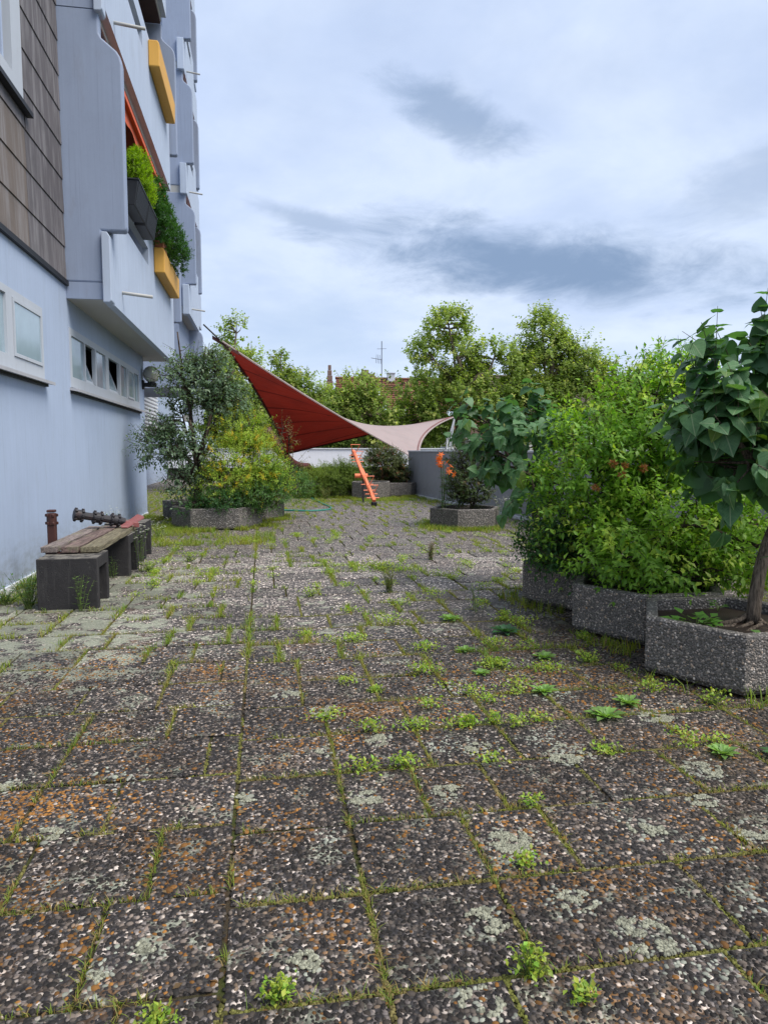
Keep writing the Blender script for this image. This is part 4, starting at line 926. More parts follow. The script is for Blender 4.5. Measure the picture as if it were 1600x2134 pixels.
for i, (cu, fo) in enumerate(((.14, .07), (.34, .12), (.22, .03))):
    LEAF['d%d' % i] = heart_mesh('leaf', M['lilac'], cu, fo); LEAF['y%d' % i] = heart_mesh('leaf', M['lilacy'], cu * 1.5, fo * 1.3)

# ------------------------------------------------------------------ plants on the right
lilac('dark big leaved lilac bush at the right edge, rising above everything near it', (3.50, 4.58, .40), [(3.45, 4.75, 1.80, .42, .42, .42, 1), (3.75, 4.75, 2.15, .5, .45, .45, 1), (3.30, 4.55, 1.62, .32, .35, .26, .8), (3.9, 4.5, 1.8, .4, .4, .45, 1), (3.6, 4.9, 1.75, .4, .35, .32, .7)],
      165, .26, 4, .190, [((3.2, 4.7, 2.15), (3.19, 4.68, 2.66), 5, .16), ((3.5, 4.65, 2.2), (3.52, 4.6, 2.78), 6, .17), ((2.93, 4.75, 1.95), (2.84, 4.75, 2.28), 4, .14), ((3.65, 4.6, 2.2), (3.72, 4.55, 2.65), 5, .16), ((3.5, 4.25, .98), (3.40, 4.1, 1.18), 3, .15), ((3.45, 4.25, .9), (3.32, 4.15, .98), 2, .14), ((3.3, 4.4, 1.6), (3.24, 4.25, 1.95), 4, .14)],
      (3.72, 4.6, 1.25), 300, .10, .045, 11)
lilac('broad leaved lilac bush between the orange lilies and the light green shrub', (3.2, 7.6, .36), [(2.92, 8.1, 1.62, .50, .45, .50, 1), (2.68, 8.3, 1.85, .38, .4, .32, 1), (3.2, 8.1, 1.95, .5, .4, .32, 1), (3.0, 7.8, 1.3, .3, .4, .3, .6)],
      95, .24, 4, .175, [((2.55, 8.3, 2.0), (2.48, 8.3, 2.2), 2, .15), ((3.3, 8.1, 2.1), (3.35, 8.1, 2.3), 2, .15)], None, 300, .05, .04, 12)
WG = dict(c1=(.11, .26, .028), c2=(.33, .53, .055))
shrub('weigela_shrub', 'large light green leafy shrub filling the right hand planters', 'shrub', (3.45, 6.2, .36),
      [(3.22, 6.6, 1.42, .54, .65, .50, 1), (3.70, 6.4, 1.80, .70, .65, .50, 1), (3.34, 6.2, .92, .48, .5, .42, .9), (4.10, 6.3, 1.15, .75, .6, .7, .9), (4.20, 6.8, 2.36, .38, .35, .34, .6), (3.9, 6.6, 2.06, .45, .4, .35, .6), (4.35, 5.75, .85, .5, .4, .45, .5), (3.5, 5.75, .82, .5, .35, .38, .6), (3.1, 6.9, .72, .28, .4, .28, .6), (4.5, 5.2, 1.1, .45, .4, .5, .4), (3.12, 5.95, .62, .32, .35, .22, .6), (3.7, 5.6, .6, .45, .3, .2, .6), (4.1, 6.2, .6, .5, .4, .25, .5)],
      3900, .26, 6, .088, **WG, c3=(.42, .55, .07), p3=.14, shell=.40, amp=.30, cut=.40, nscale=3.0, up=.25, droop=.35, parts=300, nsub=260, ntwig=1500, r0=.03, r1=.012, seed=2)
shrub('weigela_shrub', 'darker green low shrub spilling over the rearmost right hand planter', 'shrub', (3.1, 7.0, .36), [(2.96, 7.0, .70, .26, .4, .26, 1), (2.98, 6.75, .55, .2, .3, .18, 1)], 330, .2, 5, .075, (.035, .11, .028), (.08, .19, .04), shell=.4, cut=.3, r0=.02, nsub=50, seed=6)
# reddish seed heads sitting in the shrub
def seed_heads(cs):
    t = thing('spent_blossoms', (3.3, 5.7, 1.5), 'small rusty brown spent flower clusters in the light green shrub', 'flowers')
    for c in cs:
        n = 60; d = rdir(n); P = np.array(c) + d * .012; S = rng.uniform(.02, .045, n); C = np.array((.30, .12, .05)) * rng.uniform(.6, 1.3, (n, 1))
        V, F, CC = scatter(LANCE_V * np.array((1.6, 1, 1)), LANCE_F, P, frames(d, rdir(n)), S, C); np_mesh('flower_cluster', V, F, M['petal'], t, C=CC)
seed_heads([(3.02, 5.83, 1.52), (3.14, 5.85, 1.50), (3.10, 5.8, 1.42), (3.3, 5.8, 1.48), (2.95, 6.0, 1.3), (4.1, 6.6, 2.5), (4.3, 6.6, 2.56), (4.05, 6.65, 2.42)])
def low_plant(label, base, n, size, c, hgt=.12, rad=.12, name='leafy_weed', group=None, tm=(OVAL_V * np.array((1.7, 1, 1)), OVAL_F)):
    t = thing(name, base, label, 'weed', group); a = rng.uniform(0, 6.28, n); r = rad * np.sqrt(rng.random(n)); P = np.array(base) + np.stack([r * np.cos(a), r * np.sin(a), hgt * (.3 + .7 * rng.random(n)) * (1 - .4 * r / rad)], -1)
    D = nrm(np.stack([np.cos(a), np.sin(a), .1 + .3 * rng.random(n)], -1) + rdir(n) * .3); V, F, CC = scatter(*tm, P, frames(D, np.array((0, 0, 1.)) + rdir(n) * .2), size * rng.uniform(.6, 1.2, n), np.array(c) * rng.uniform(.75, 1.3, (n, 1)))
    np_mesh('leaves', V, F, M['leaf'], t, C=CC); mb = MB()
    for p in P[::2]: mb.tube([np.array(base), (np.array(base) + p) / 2 + np.array((0, 0, .02)), p], .003, 3, False)
    mb.build('stems', M['leafstem'], t); return t
M['leafstem'] = paint('green_stem', (.09, .13, .03))
low_plant('bright green broad leaved weed growing in the nearest planter', (3.08, 4.62, .34), 34, .085, (.13, .30, .045), .14, .17)
low_plant('small bright green seedling at the front rim of the nearest planter', (3.40, 4.22, .34), 10, .08, (.13, .28, .05), .08, .07)
low_plant('little green seedling at the back rim of the nearest planter', (3.55, 5.05, .36), 12, .06, (.10, .22, .05), .1, .06)
rt = thing('exposed_roots', (3.42, 4.58, .36), 'pale exposed roots around the gnarled trunk in the nearest planter', 'roots')
for i in range(11):
    a = rng.uniform(2.4, 6.2); ln = rng.uniform(.25, .5); p = [(3.50, 4.60, .46)]
    for k in range(1, 6): aa = a + .35 * math.sin(k * 1.3 + i); p.append((3.50 + ln * k / 5 * math.cos(aa), 4.62 + ln * .62 * k / 5 * math.sin(aa), .40 - .012 * k + .015 * math.sin(i + k)))
    MB().tube(smooth_path(p, 3), np.linspace(.022, .006, 16), 6).build('root', M['barkg'], rt, smooth=True)

# ------------------------------------------------------------------ planter with lilies
shrub('box_shrub', 'thin dark green shrub behind the orange lilies', 'shrub', (4.45, 14.9, .35), [(4.45, 14.9, 1.02, .55, .5, .62, 1), (4.62, 14.9, 1.3, .42, .42, .5, .7), (4.3, 14.85, .72, .5, .4, .3, .7), (4.2, 15.0, 1.5, .3, .3, .4, .5)], 1250, .22, 8, .045, (.035, .065, .022), (.09, .14, .036), (.13, .10, .04), .08, tmpl=(DIAM_V, DIAM_F), cut=.33, up=.7, r0=.025, nsub=200, ntwig=900, seed=4, r1=.010)
def lily(base, tops, label):
    t = thing('tiger_lily', base, label, 'flower'); base = np.array(base); LVs = []
    for tp in tops:
        tp = np.array(tp); mid = (base + tp) / 2 + rng.normal(0, .03, 3); path = smooth_path([base + rng.normal(0, .03, 3) * (1, 1, 0), mid, tp], 6); MB().tube(path, .009, 5).build('stem', M['leafstem'], t)
        n = 70; q = rng.uniform(.06, .82, n); P = np.array([path[int(v * 12)] for v in q]); a = rng.uniform(0, 6.28, n); D = nrm(np.stack([np.cos(a), np.sin(a), np.full(n, .15)], -1))
        LVs.append(scatter(LANCE_V, LANCE_F, P, frames(D, np.array((0, 0, 1.)) + 0 * D), rng.uniform(.10, .18, n), np.array((.03, .10, .025)) * rng.uniform(.7, 1.4, (n, 1))))
        fl = rng.integers(4, 6)
        for f in range(fl):
            c = tp + np.array((rng.uniform(-.09, .09), rng.uniform(-.07, .07), rng.uniform(-.16, .04))); n = 6; a = np.arange(n) * math.pi / 3 + rng.uniform(0, 1); D = nrm(np.stack([np.cos(a), np.sin(a), np.full(n, -.1)], -1) * .9 + np.array((0, 0, -.35)))
            T = np.array([(0, 0, 0), (-.19, .4, .12), (.19, .4, .12), (-.14, .75, .18), (.14, .75, .18), (0, 1, .42)]); Tf = [(0, 2, 1), (1, 2, 4), (1, 4, 3), (3, 4, 5)]
            tl = nrm(rng.normal(size=3) * np.array((1, 1, .2))); an = rng.uniform(.5, 1.3); RM = np.array(Matrix.Rotation(an, 3, Vector(tl))); D = D @ RM.T; UPV = RM @ np.array((0, 0, 1.))
            V, F, CC = scatter(T, Tf, np.repeat(c[None], n, 0), frames(D, UPV + 0 * D), np.full(n, .082), np.array((.78, .17, .03)) * rng.uniform(.85, 1.1, (n, 1))); np_mesh('flower', V, F, M['petal'], t, C=CC)
    off = 0; VV = []; FF = []; CC_ = []
    for V, F, C in LVs: VV.append(V); FF.append(F + off); CC_.append(C); off += len(V)
    np_mesh('leaves', np.concatenate(VV), np.concatenate(FF), M['leaf'], t, C=np.concatenate(CC_)); return t
lily((3.72, 14.5, .34), [(3.64, 14.5, 1.55), (3.70, 14.45, 1.42), (3.86, 14.5, 1.28)], 'orange tiger lilies standing in the pebble planter before the grey wall')

# ------------------------------------------------------------------ left planter
shrub('pear_tree', 'small blue green leafed tree beside the lamp on the left', 'tree', (-1.48, 15.65, .38),
      [(-1.52, 16.0, 3.0, .62, .6, .62, 1), (-1.0, 16.1, 3.30, .55, .5, .45, 1), (-1.72, 16.0, 2.2, .62, .6, .6, 1), (-2.15, 15.9, 1.75, .5, .5, .40, .8), (-1.4, 15.8, 1.5, .6, .5, .55, .8), (-.85, 16.1, 2.6, .5, .5, .55, 1), (-1.78, 16.0, 3.95, .18, .2, .62, .5), (-1.2, 16.0, 3.75, .2, .2, .35, .4), (-.6, 16.2, 3.3, .3, .3, .3, .6), (-1.75, 15.7, .95, .35, .35, .35, .5)],
      2900, .28, 6, .112, (.085, .15, .080), (.17, .25, .15), (.27, .35, .23), .14, cut=.34, nscale=2.0, shell=.3, up=.35, droop=.5, opp=False, r0=.085, nsub=260, ntwig=1400, seed=5, r1=.016, fork=(-1.42, 15.8, 1.2), bark='bark', twr=.006)
shrub('golden_shrub', 'yellow green feathery shrub in the large left planter', 'shrub', (-.6, 15.6, .38), [(-.62, 15.5, 1.25, .55, .5, .6, 1), (-.2, 15.6, 1.45, .55, .5, .6, 1), (-.55, 15.8, 1.95, .5, .45, .42, .9), (.05, 15.7, 1.05, .5, .45, .5, .9), (-.2, 15.9, 2.05, .3, .3, .35, .5), (-.9, 15.3, .9, .35, .4, .4, .6)],
      1900, .3, 9, .075, (.19, .33, .035), (.38, .48, .07), (.60, .45, .03), .13, tmpl=(LANCE_V * np.array((1.5, 1, 1)), LANCE_F), mat='leafm', cut=.28, up=.5, droop=.25, r0=.022, nsub=120, ntwig=900, seed=8)
shrub('low_groundcover', 'low dark green mound at the foot of the yellow green shrub', 'plant', (-.85, 15.05, .38), [(-.85, 15.0, .58, .5, .28, .26, 1), (-1.45, 15.1, .5, .35, .3, .16, .6), (-.2, 15.35, .55, .35, .3, .2, .7)], 700, .13, 6, .05, (.025, .085, .022), (.06, .16, .036), shell=.4, cut=.2, r0=.01, nsub=30, seed=9)
shrub('grassy_sage', 'green lance leaved plant hanging over the right end of the left planter', 'plant', (.15, 15.75, .38), [(.15, 15.7, .75, .42, .4, .38, 1), (-.2, 15.3, .7, .3, .3, .3, 1), (.45, 17.1, .9, .45, .4, .35, 1), (.8, 17.2, .75, .35, .3, .25, 1)], 850, .26, 7, .085, (.05, .14, .03), (.13, .24, .05), tmpl=(LANCE_V * np.array((1.2, 1, 1)), LANCE_F), cut=.2, up=.5, r0=.012, nsub=60, seed=10)
shrub('sapling', 'thin reddish tipped sapling reaching in front of the sail beside the yellow shrub', 'sapling', (.25, 15.8, .38), [(.42, 15.8, 2.0, .2, .2, .3, 1), (.55, 15.7, 1.85, .18, .18, .2, 1), (.6, 15.6, 1.35, .2, .2, .2, 1)], 46, .25, 5, .055, (.16, .17, .05), (.25, .17, .07), shell=.2, up=.6, r0=.014, nsub=30, seed=14)

# ------------------------------------------------------------------ far planters
shrub('juniper', 'spreading yellow green juniper to the left of the seesaw', 'shrub', (2.45, 25.2, .38), [(2.2, 24.9, .58, .95, .7, .36, 1), (1.65, 24.7, .38, .5, .5, .3, .9), (2.8, 25, .75, .6, .5, .3, .9), (3.2, 24.9, .95, .35, .3, .35, .4)], 2300, .42, 12, .10, (.09, .15, .022), (.22, .29, .045), tmpl=(LANCE_V, LANCE_F), mat='leafm', up=.1, droop=.15, spread=.5, cut=.22, r0=.03, nsub=60, seed=16)
shrub('round_bush', 'round olive bush with reddish tips behind the seesaw', 'bush', (4.5, 25.3, .42), [(4.3, 25.3, 1.15, .75, .6, .6, 1), (4.75, 25.4, .95, .55, .5, .5, .8), (4.1, 25.3, 1.45, .45, .4, .35, .6)], 1500, .2, 7, .062, (.045, .075, .018), (.11, .13, .035), (.22, .10, .05), .14, tmpl=(DIAM_V, DIAM_F), cut=.25, r0=.03, nsub=140, seed=17)
shrub('ivy_shrub', 'dark tangled shrub squeezed between the round bush and the grey wall end', 'shrub', (5.0, 26.3, 0), [(5.0, 26.3, .7, .35, .35, .65, 1), (5.05, 26.2, .25, .4, .4, .25, .8)], 480, .2, 6, .07, (.018, .035, .012), (.04, .065, .02), tmpl=(DIAM_V, DIAM_F), cut=.25, r0=.02, nsub=120, seed=18)
shrub('low_groundcover', 'leafy plants in front of the far concrete trough', 'plant', (1.3, 36.4, 0), [(.6, 36.4, .45, .8, .4, .4, 1), (1.9, 36.2, .3, .7, .4, .28, 1), (3.2, 36, .3, .6, .4, .3, .8)], 420, .3, 5, .13, (.05, .11, .03), (.14, .20, .07), cut=.2, r0=.01, nsub=20, seed=19)

# ------------------------------------------------------------------ plants on the balcony
for (ya, yb, lab) in ((12.75, 13.75, 'black ribbed flower box nearest the viewer on the lower balcony parapet'), (13.85, 14.85, 'second black ribbed flower box along the lower balcony parapet')):
    t = thing('flower_box', (-2.1, (ya + yb) / 2, 5.75), lab, 'flower box', 'black flower boxes on the balcony')
    MB().add([(-2.255, ya + .03, 5.72), (-2.06, ya + .03, 5.72), (-2.06, yb - .03, 5.72), (-2.255, yb - .03, 5.72), (-2.257, ya, 6.12), (-1.99, ya, 6.12), (-1.99, yb, 6.12), (-2.257, yb, 6.12)], [(3, 2, 1, 0), (0, 1, 5, 4), (1, 2, 6, 5), (2, 3, 7, 6), (3, 0, 4, 7), (4, 5, 6, 7)]).build('box', M['plastic'], t, bevel=.01)
    for yy in np.arange(ya + .06, yb - .04, .06): MB().add([(-2.058, yy, 5.73), (-2.058, yy + .02, 5.73), (-1.992, yy + .02, 6.10), (-1.992, yy, 6.10), (-2.046, yy, 5.73), (-2.046, yy + .02, 5.73), (-1.980, yy + .02, 6.10), (-1.980, yy, 6.10)], [(0, 1, 2, 3), (7, 6, 5, 4), (0, 4, 5, 1), (1, 5, 6, 2), (2, 6, 7, 3), (3, 7, 4, 0)]).build('rib', M['plastic'], t)
    MB().box(-2.26, -1.975, ya - .01, yb + .01, 6.121, 6.15).build('rim', M['plastic'], t, bevel=.006)
CON = (LANCE_V * np.array((2.2, 1, 1)), LANCE_F)
shrub('dwarf_conifer', 'bright lime green conifer in the nearest balcony flower box', 'conifer', (-2.15, 13.3, 6.12), [(-2.12, 13.1, 6.42, .15, .26, .30, 1), (-2.1, 13.55, 6.52, .18, .34, .38, 1), (-2.1, 14.05, 6.35, .16, .3, .3, 1)], 900, .11, 8, .05, (.17, .30, .012), (.30, .44, .025), tmpl=CON, mat='leafm', up=.9, spread=.5, shell=.6, r0=.015, nsub=20, seed=20, amp=.15)
shrub('dwarf_conifer', 'dark green conifer hedge at the far end of the lower balcony', 'conifer', (-2.15, 15.6, 6.0), [(-2.15, 14.9, 6.45, .2, .35, .4, 1), (-2.12, 15.6, 6.6, .24, .45, .55, 1), (-2.1, 16.4, 6.5, .26, .5, .5, 1), (-2.05, 17.2, 6.42, .26, .5, .46, 1), (-1.95, 18.0, 6.35, .25, .5, .45, 1)], 1500, .14, 8, .07, (.022, .075, .018), (.06, .15, .03), tmpl=CON, mat='leafm', up=.8, spread=.5, shell=.55, r0=.015, nsub=30, seed=22, amp=.2)
t = thing('terracotta_box', (-2.12, 16.5, 5.99), 'small terracotta box on top of the lower yellow trough', 'flower box')
MB().box(-2.24, -2.06, 16.28, 16.9, 5.985, 6.10).build('box', M['terracotta'], t, bevel=.01); MB().box(-2.25, -2.05, 16.27, 16.91, 6.101, 6.125).build('rim', M['terracotta'], t)

# ------------------------------------------------------------------ houses beyond the terrace
def house(name, label, x0, x1, y, zr, ze, dep, wallc, roofc, skyl=(), rows=26, extra=None):
    t = thing(name, ((x0 + x1) / 2, y + dep, -7), label, 'house')
    MB().box(x0 + .3, x1 - .3, y + .4, y + 2 * dep - .4, -7, ze).build('wall', M['house'], t)
    k = NB('roof_tiles'); c = k.mix(k.noise(k.pos(), 1.2, 5, .65), roofc, tuple(q * .62 for q in roofc)); c = k.mix(k.ramp(k.noise(k.pos((3.2, .1, 3.2)), 2.0, 3, .6), .5, .7, 0, .5), c, tuple(q * .45 for q in roofc)); mt = k.out(c, .85, .2)
    rf = mesh_holder('roof', t, ((x0 + x1) / 2, y, ze))
    MB().prism([(y - .2, ze - .15), (y + dep, zr - .1), (y + 2 * dep + .2, ze - .15)], x0, x1, 'x').build('deck', mt, rf)
    mb = MB(); sl = (zr - ze) / dep; dv = np.array((0, dep, zr - ze)) / math.hypot(dep, zr - ze); nv = np.array((0, -dv[2], dv[1]))
    for i in range(rows):
        a, b = i / rows, (i + 1.12) / rows; p0 = np.array((0, y - .2 + dep * a, ze - .15 + (zr - ze) * a)); p1 = np.array((0, y - .2 + dep * min(b, 1), ze - .15 + (zr - ze) * min(b, 1)))
        q = [p0 + nv * .05, p0 + nv * .16, p1 + nv * .06, p1 + nv * .03]; mb.prism([(v[1], v[2]) for v in q], x0 - .05, x1 + .05, 'x')
    tag(mb.build('tile_rows', mt, rf), kind='stuff')
    MB().tube([(x0 - .1, y + dep - .1, zr + .06), (x1 + .1, y + dep - .1, zr + .06)], .17, 8).build('ridge', mt, rf)
    for (sx, sz, w, h) in skyl:
        f = (sz - ze) / (zr - ze); c = np.array((sx, y - .2 + dep * f, ze - .15 + (zr - ze) * f)) + nv * .2
        s_ = mesh_holder('skylight', t, tuple(c)); MB().obox(c, ((1, 0, 0), dv, nv), (w / 2, h / 2, .08)).build('frame', M['silver'], s_); MB().obox(c + nv * .06, ((1, 0, 0), dv, nv), (w / 2 - .12, h / 2 - .12, .04)).build('pane', M['sky_light'], s_)
    return t
house('tiled_house', 'long house with a red brown tiled roof beyond the trees, skylights and antenna', 8.6, 27, 78, 10.1, 3.6, 7, None, (.21, .085, .062), [(13.0, 8.4, 1.1, 1.2), (13.3, 6.2, 1.3, 1.4), (21.5, 5.6, 1.3, 1.4), (15.6, 5.9, 1.0, 1.2)])
house('tiled_house', 'lower orange tiled house roof showing behind the sail and left trees', -4, 8.2, 74, 7.6, 2.5, 6, None, (.30, .105, .06))
house('tiled_house', 'grey brown tiled roof behind the trees on the right', 28, 52, 82, 11.2, 4.2, 8, None, (.16, .125, .105), [(33, 8, 1.2, 1.4)])
def chimney(loc, w, h, label, tiers=True):
    t = thing('chimney', loc, label, 'chimney'); x, y, z = loc
    MB().box(x - w / 2, x + w / 2, y - w / 2, y + w / 2, z, z + h * .6).build('stack', M['stone'], t, bevel=.03)
    if tiers:
        for i in range(4): MB().box(x - w * (.58 - .1 * i), x + w * (.58 - .1 * i), y - w * (.58 - .1 * i), y + w * (.58 - .1 * i), z + h * (.6 + .1 * i), z + h * (.69 + .1 * i)).build('tier', M['stone'], t, bevel=.02)
    else: MB().box(x - w * .56, x + w * .56, y - w * .56, y + w * .56, z + h * .6 + .003, z + h * .72).build('cap', M['stone'], t); MB().box(x - w * .4, x + w * .4, y - w * .4, y + w * .4, z + h * .72, z + h).build('pot', M['stone'], t)
chimney((7.75, 84, 5.5), .62, 6.1, 'tall stepped stone chimney left of the red brown roof')
chimney((12.0, 84.5, 9.8), .95, 1.3, 'stout stone chimney on the ridge of the red brown roof', False)
chimney((12.95, 85.5, 9.8), .8, .95, 'small pale chimney beside the stout one on the roof ridge', False)
t = thing('roof_vent', (15.1, 84.5, 9.9), 'square grey metal vent box on the roof ridge', 'vent'); MB().box(14.7, 15.55, 84.2, 85, 9.8, 10.75).build('box', M['silver'], t, bevel=.02); MB().box(14.62, 15.63, 84.1, 85.1, 10.753, 10.83).build('lid', M['silver'], t)
t = thing('roof_antenna', (13.75, 83, 8.9), 'thin television antenna on a mast above the red brown roof', 'antenna')
MB().tube([(13.75, 83, 8.8), (13.75, 83, 14.3)], .045, 6).build('mast', M['darkmetal'], t); MB().tube([(12.5, 83, 12.35), (13.8, 83, 12.15)], .03, 5).build('boom', M['darkmetal'], t)
for i in range(4): MB().tube([(13.05 + .2 * i, 83, 11.75 - .02 * i), (13.15 + .2 * i, 83, 12.75 - .02 * i)], .02, 4).build('rod', M['darkmetal'], t)
MB().tube([(13.2, 83, 13.4), (14.3, 83, 13.45)], .02, 4).build('rod', M['darkmetal'], t)
t = thing('white_house', (34, 96, -7), 'pale gabled house front half hidden by the trees in the middle', 'house')
MB().box(14, 24, 60, 66, -7, 2.6).build('wall', M['house'], t); MB().prism([(13.7, 2.6), (24.3, 2.6), (19, 4.0)], 59.8, 66.2, 'y').build('roof', M['stone'], t)
for i in range(4): 
    w_ = mesh_holder('window', t, (15.5 + 2.2 * i, 60, .6)); MB().box(15 + 2.2 * i, 16.1 + 2.2 * i, 59.9, 60.0, .4, 1.9).build('pane', M['glassb'], w_); MB().box(14.9 + 2.2 * i, 16.2 + 2.2 * i, 59.88, 59.99, .25, .4).build('sill', M['coping'], w_)

# ------------------------------------------------------------------ plane trees beyond the parapet
def plane_tree(label, x, y, blobs, n=1500, seed=1, c1=(.15, .22, .045), c2=(.34, .43, .12)):
    base = (x, y, -7); t = thing('plane_tree', base, label, 'tree', 'plane trees beyond the terrace')
    P, O = blob_points(blobs, int(n * 3.0), .25, .42, .47, seed, 1.15)
    LP, LD, LN, LS, tw, D, E = make_twigs(P, O, .75, 5, .23, .55, .6, .25, .9, True)
    C = leaf_colours(LP, tw, c1, c2, (.42, .45, .14), .15, seed=seed, scale=.5); V, F, CC = scatter(DIAM_V * np.array((1.35, 1, 1)), DIAM_F, LP, frames(LD, LN), LS, C)
    tag(np_mesh('crown', V, F, M['leaft'], t, C=CC), kind='stuff')
    fork = (x, y, blobs[0][2] - blobs[0][5] * 1.0)
    limbs_mesh(base, blobs, P, E, .34, M['barkg'], t, 260, .05, name='trunk', twr=.018, ntwig=500, fork=fork); return t
plane_tree('slim plane tree left of the sail, tallest on the left side', -1.6, 47, [(-1.2, 47, 6.0, 2.0, 1.8, 2.3, 1), (-1.6, 47, 8.6, 1.0, 1.0, 1.3, .8), (-2.6, 47, 6.4, 1.3, 1.3, 1.6, .8), (.4, 47, 4.6, 1.6, 1.6, 1.8, 1), (-1.8, 46, 3.0, 2.2, 1.8, 2, 1)], 1500, 31)
plane_tree('low plane tree behind the long upper edge of the sail', 2.6, 48, [(2.3, 48, 5.6, 1.3, 1.5, 1.5, 1), (1.2, 48, 6.8, .8, .8, 1.0, .6), (3.4, 48, 4.6, 1.4, 1.5, 1.5, 1), (2.4, 48, 3.0, 2.2, 1.8, 1.8, 1)], 1200, 32)
plane_tree('light green plane tree in front of the red brown roof', 6.1, 45, [(6.0, 45, 4.8, 1.3, 1.3, 1.25, 1), (5.2, 45, 3.8, 1.5, 1.4, 1.4, 1), (7.2, 45, 3.9, 1.5, 1.4, 1.2, 1), (6.2, 45, 2.3, 2.4, 1.6, 1.4, 1)], 1400, 33)
plane_tree('tallest plane tree in the middle, crown rising high above the sail tip', 12.8, 46, [(12.4, 46, 7.4, 1.9, 1.8, 2.0, 1), (12.0, 46, 9.6, 1.3, 1.2, 1.3, .9), (15.2, 46, 7.2, 2.1, 1.6, 1.7, 1), (10.2, 46, 5.9, 2.0, 1.5, 1.9, .9), (10.6, 46, 7.9, 1.1, 1.0, 1.0, .5), (16.6, 46, 5.8, 1.6, 1.4, 1.6, .8), (13.6, 46, 5.0, 2.8, 2.0, 2.0, 1), (10.8, 46, 3.6, 2.4, 1.8, 1.8, 1), (15.4, 46, 4.2, 2.0, 1.8, 1.8, .8)], 2700, 34)
plane_tree('second tall plane tree with a bushy top right of the middle', 19.4, 46.5, [(19.0, 46.5, 7.6, 1.9, 1.7, 1.9, 1), (18.7, 46.5, 9.7, 1.3, 1.1, 1.2, .9), (21.2, 46.5, 7.5, 2.0, 1.2, 1.6, .9), (17.3, 46.5, 7.2, 1.3, 1.2, 1.4, .7), (18.2, 46, 4.8, 2.4, 1.8, 2.0, 1), (21.3, 46.5, 5.4, 2.2, 1.8, 2.0, 1), (19.5, 46, 3.0, 3.0, 1.8, 1.6, 1)], 2500, 35)
plane_tree('broad plane tree behind the light green shrub on the right', 25, 46, [(24.2, 46, 5.8, 2.2, 1.8, 1.8, 1), (26.6, 46, 5.4, 2.2, 1.8, 1.8, 1), (25.4, 46, 3.4, 3.2, 2.0, 2.0, 1), (28.8, 46, 4.6, 2.0, 1.8, 1.8, .8)], 1700, 36)
plane_tree('plane tree farthest to the right, mostly hidden by the bushes', 32, 47, [(31.5, 47, 5.2, 2.4, 2, 2.0, 1), (34, 47, 4.4, 2.4, 2, 2.0, 1), (32.5, 47, 2.6, 3, 2, 2, 1)], 1100, 37)
plane_tree('low plane tree filling the gap under the sail', 8.8, 49, [(8.6, 49, 3.4, 2.2, 1.6, 1.7, 1), (6.2, 49, 2.2, 2.4, 1.6, 1.5, 1), (3.5, 49, 1.8, 2.4, 1.6, 1.5, .8), (11.5, 49, 2.4, 2.4, 1.6, 1.6, .8)], 1600, 38)

# ------------------------------------------------------------------ weeds, grass and moss in the joints
BL_V = np.array([(-.5, 0, 0), (.5, 0, 0), (-.42, 0, .4), (.42, 0, .4), (-.28, 0, .75), (.28, 0, .75), (0, 0, 1.0)]); BL_F = [(0, 1, 3), (0, 3, 2), (2, 3, 5), (2, 5, 4), (4, 5, 6)]
def blades(P, H, W, lean, C):
    n = len(P); a = rng.uniform(0, 6.28, n); l = lean * rng.uniform(.2, 1.5, n); V = np.repeat(BL_V[None], n, 0); z = V[:, :, 2]
    x = V[:, :, 0] * W[:, None]; fy = l[:, None] * z ** 2 * H[:, None]; hz = z * H[:, None] * (1 - .35 * l[:, None] * z)
    ca, sa = np.cos(a)[:, None], np.sin(a)[:, None]; out = np.stack([x * ca - fy * sa, x * sa + fy * ca, hz], -1) + np.asarray(P)[:, None]
    F = (np.array(BL_F)[None] + (np.arange(n) * 7)[:, None, None]).reshape(-1, 3); return out.reshape(-1, 3), F, np.repeat(C, 7, 0)
segs = []
for x0, x1, y0, y1 in slabs: segs.append((x0, y0, x0, y1, 'd')); segs.append((x0, y0, x1, y0, 'r'))
PLANTERS = [(3.44, 4.7, .75), (3.44, 5.95, .75), (3.44, 7.2, .75), (4.26, 14.75, .8), (-1.0, 15.62, .96), (-.42, 17.35, .9), (-1.85, 17.55, .55), (3.6, 23.95, .72), (4.62, 25.2, .95), (2.35, 25.3, .9)]
def free(P):
    k = np.ones(len(P), bool)
    for x, y, r in PLANTERS: k &= np.hypot(P[:, 0] - x, P[:, 1] - y) > r * .97
    return k & ~((P[:, 0] < -1.7) & (P[:, 0] > -2.4) & (P[:, 1] > 7.6) & (P[:, 1] < 11.8)) & (P[:, 0] > -2.9) | (P[:, 1] > 19)
def along(kind, spacing, maxd):
    A = []
    for xa, ya, xb, yb, k in segs:
        if k != kind or ya > maxd: continue
        n = max(int(math.hypot(xb - xa, yb - ya) / spacing), 1); t = rng.random(n); A.append(np.stack([xa + (xb - xa) * t, ya + (yb - ya) * t, np.full(n, -.008)], -1))
    return np.concatenate(A)
YG = np.array((.30, .31, .045)); GR = np.array((.14, .25, .04)); ST = np.array((.34, .25, .10))
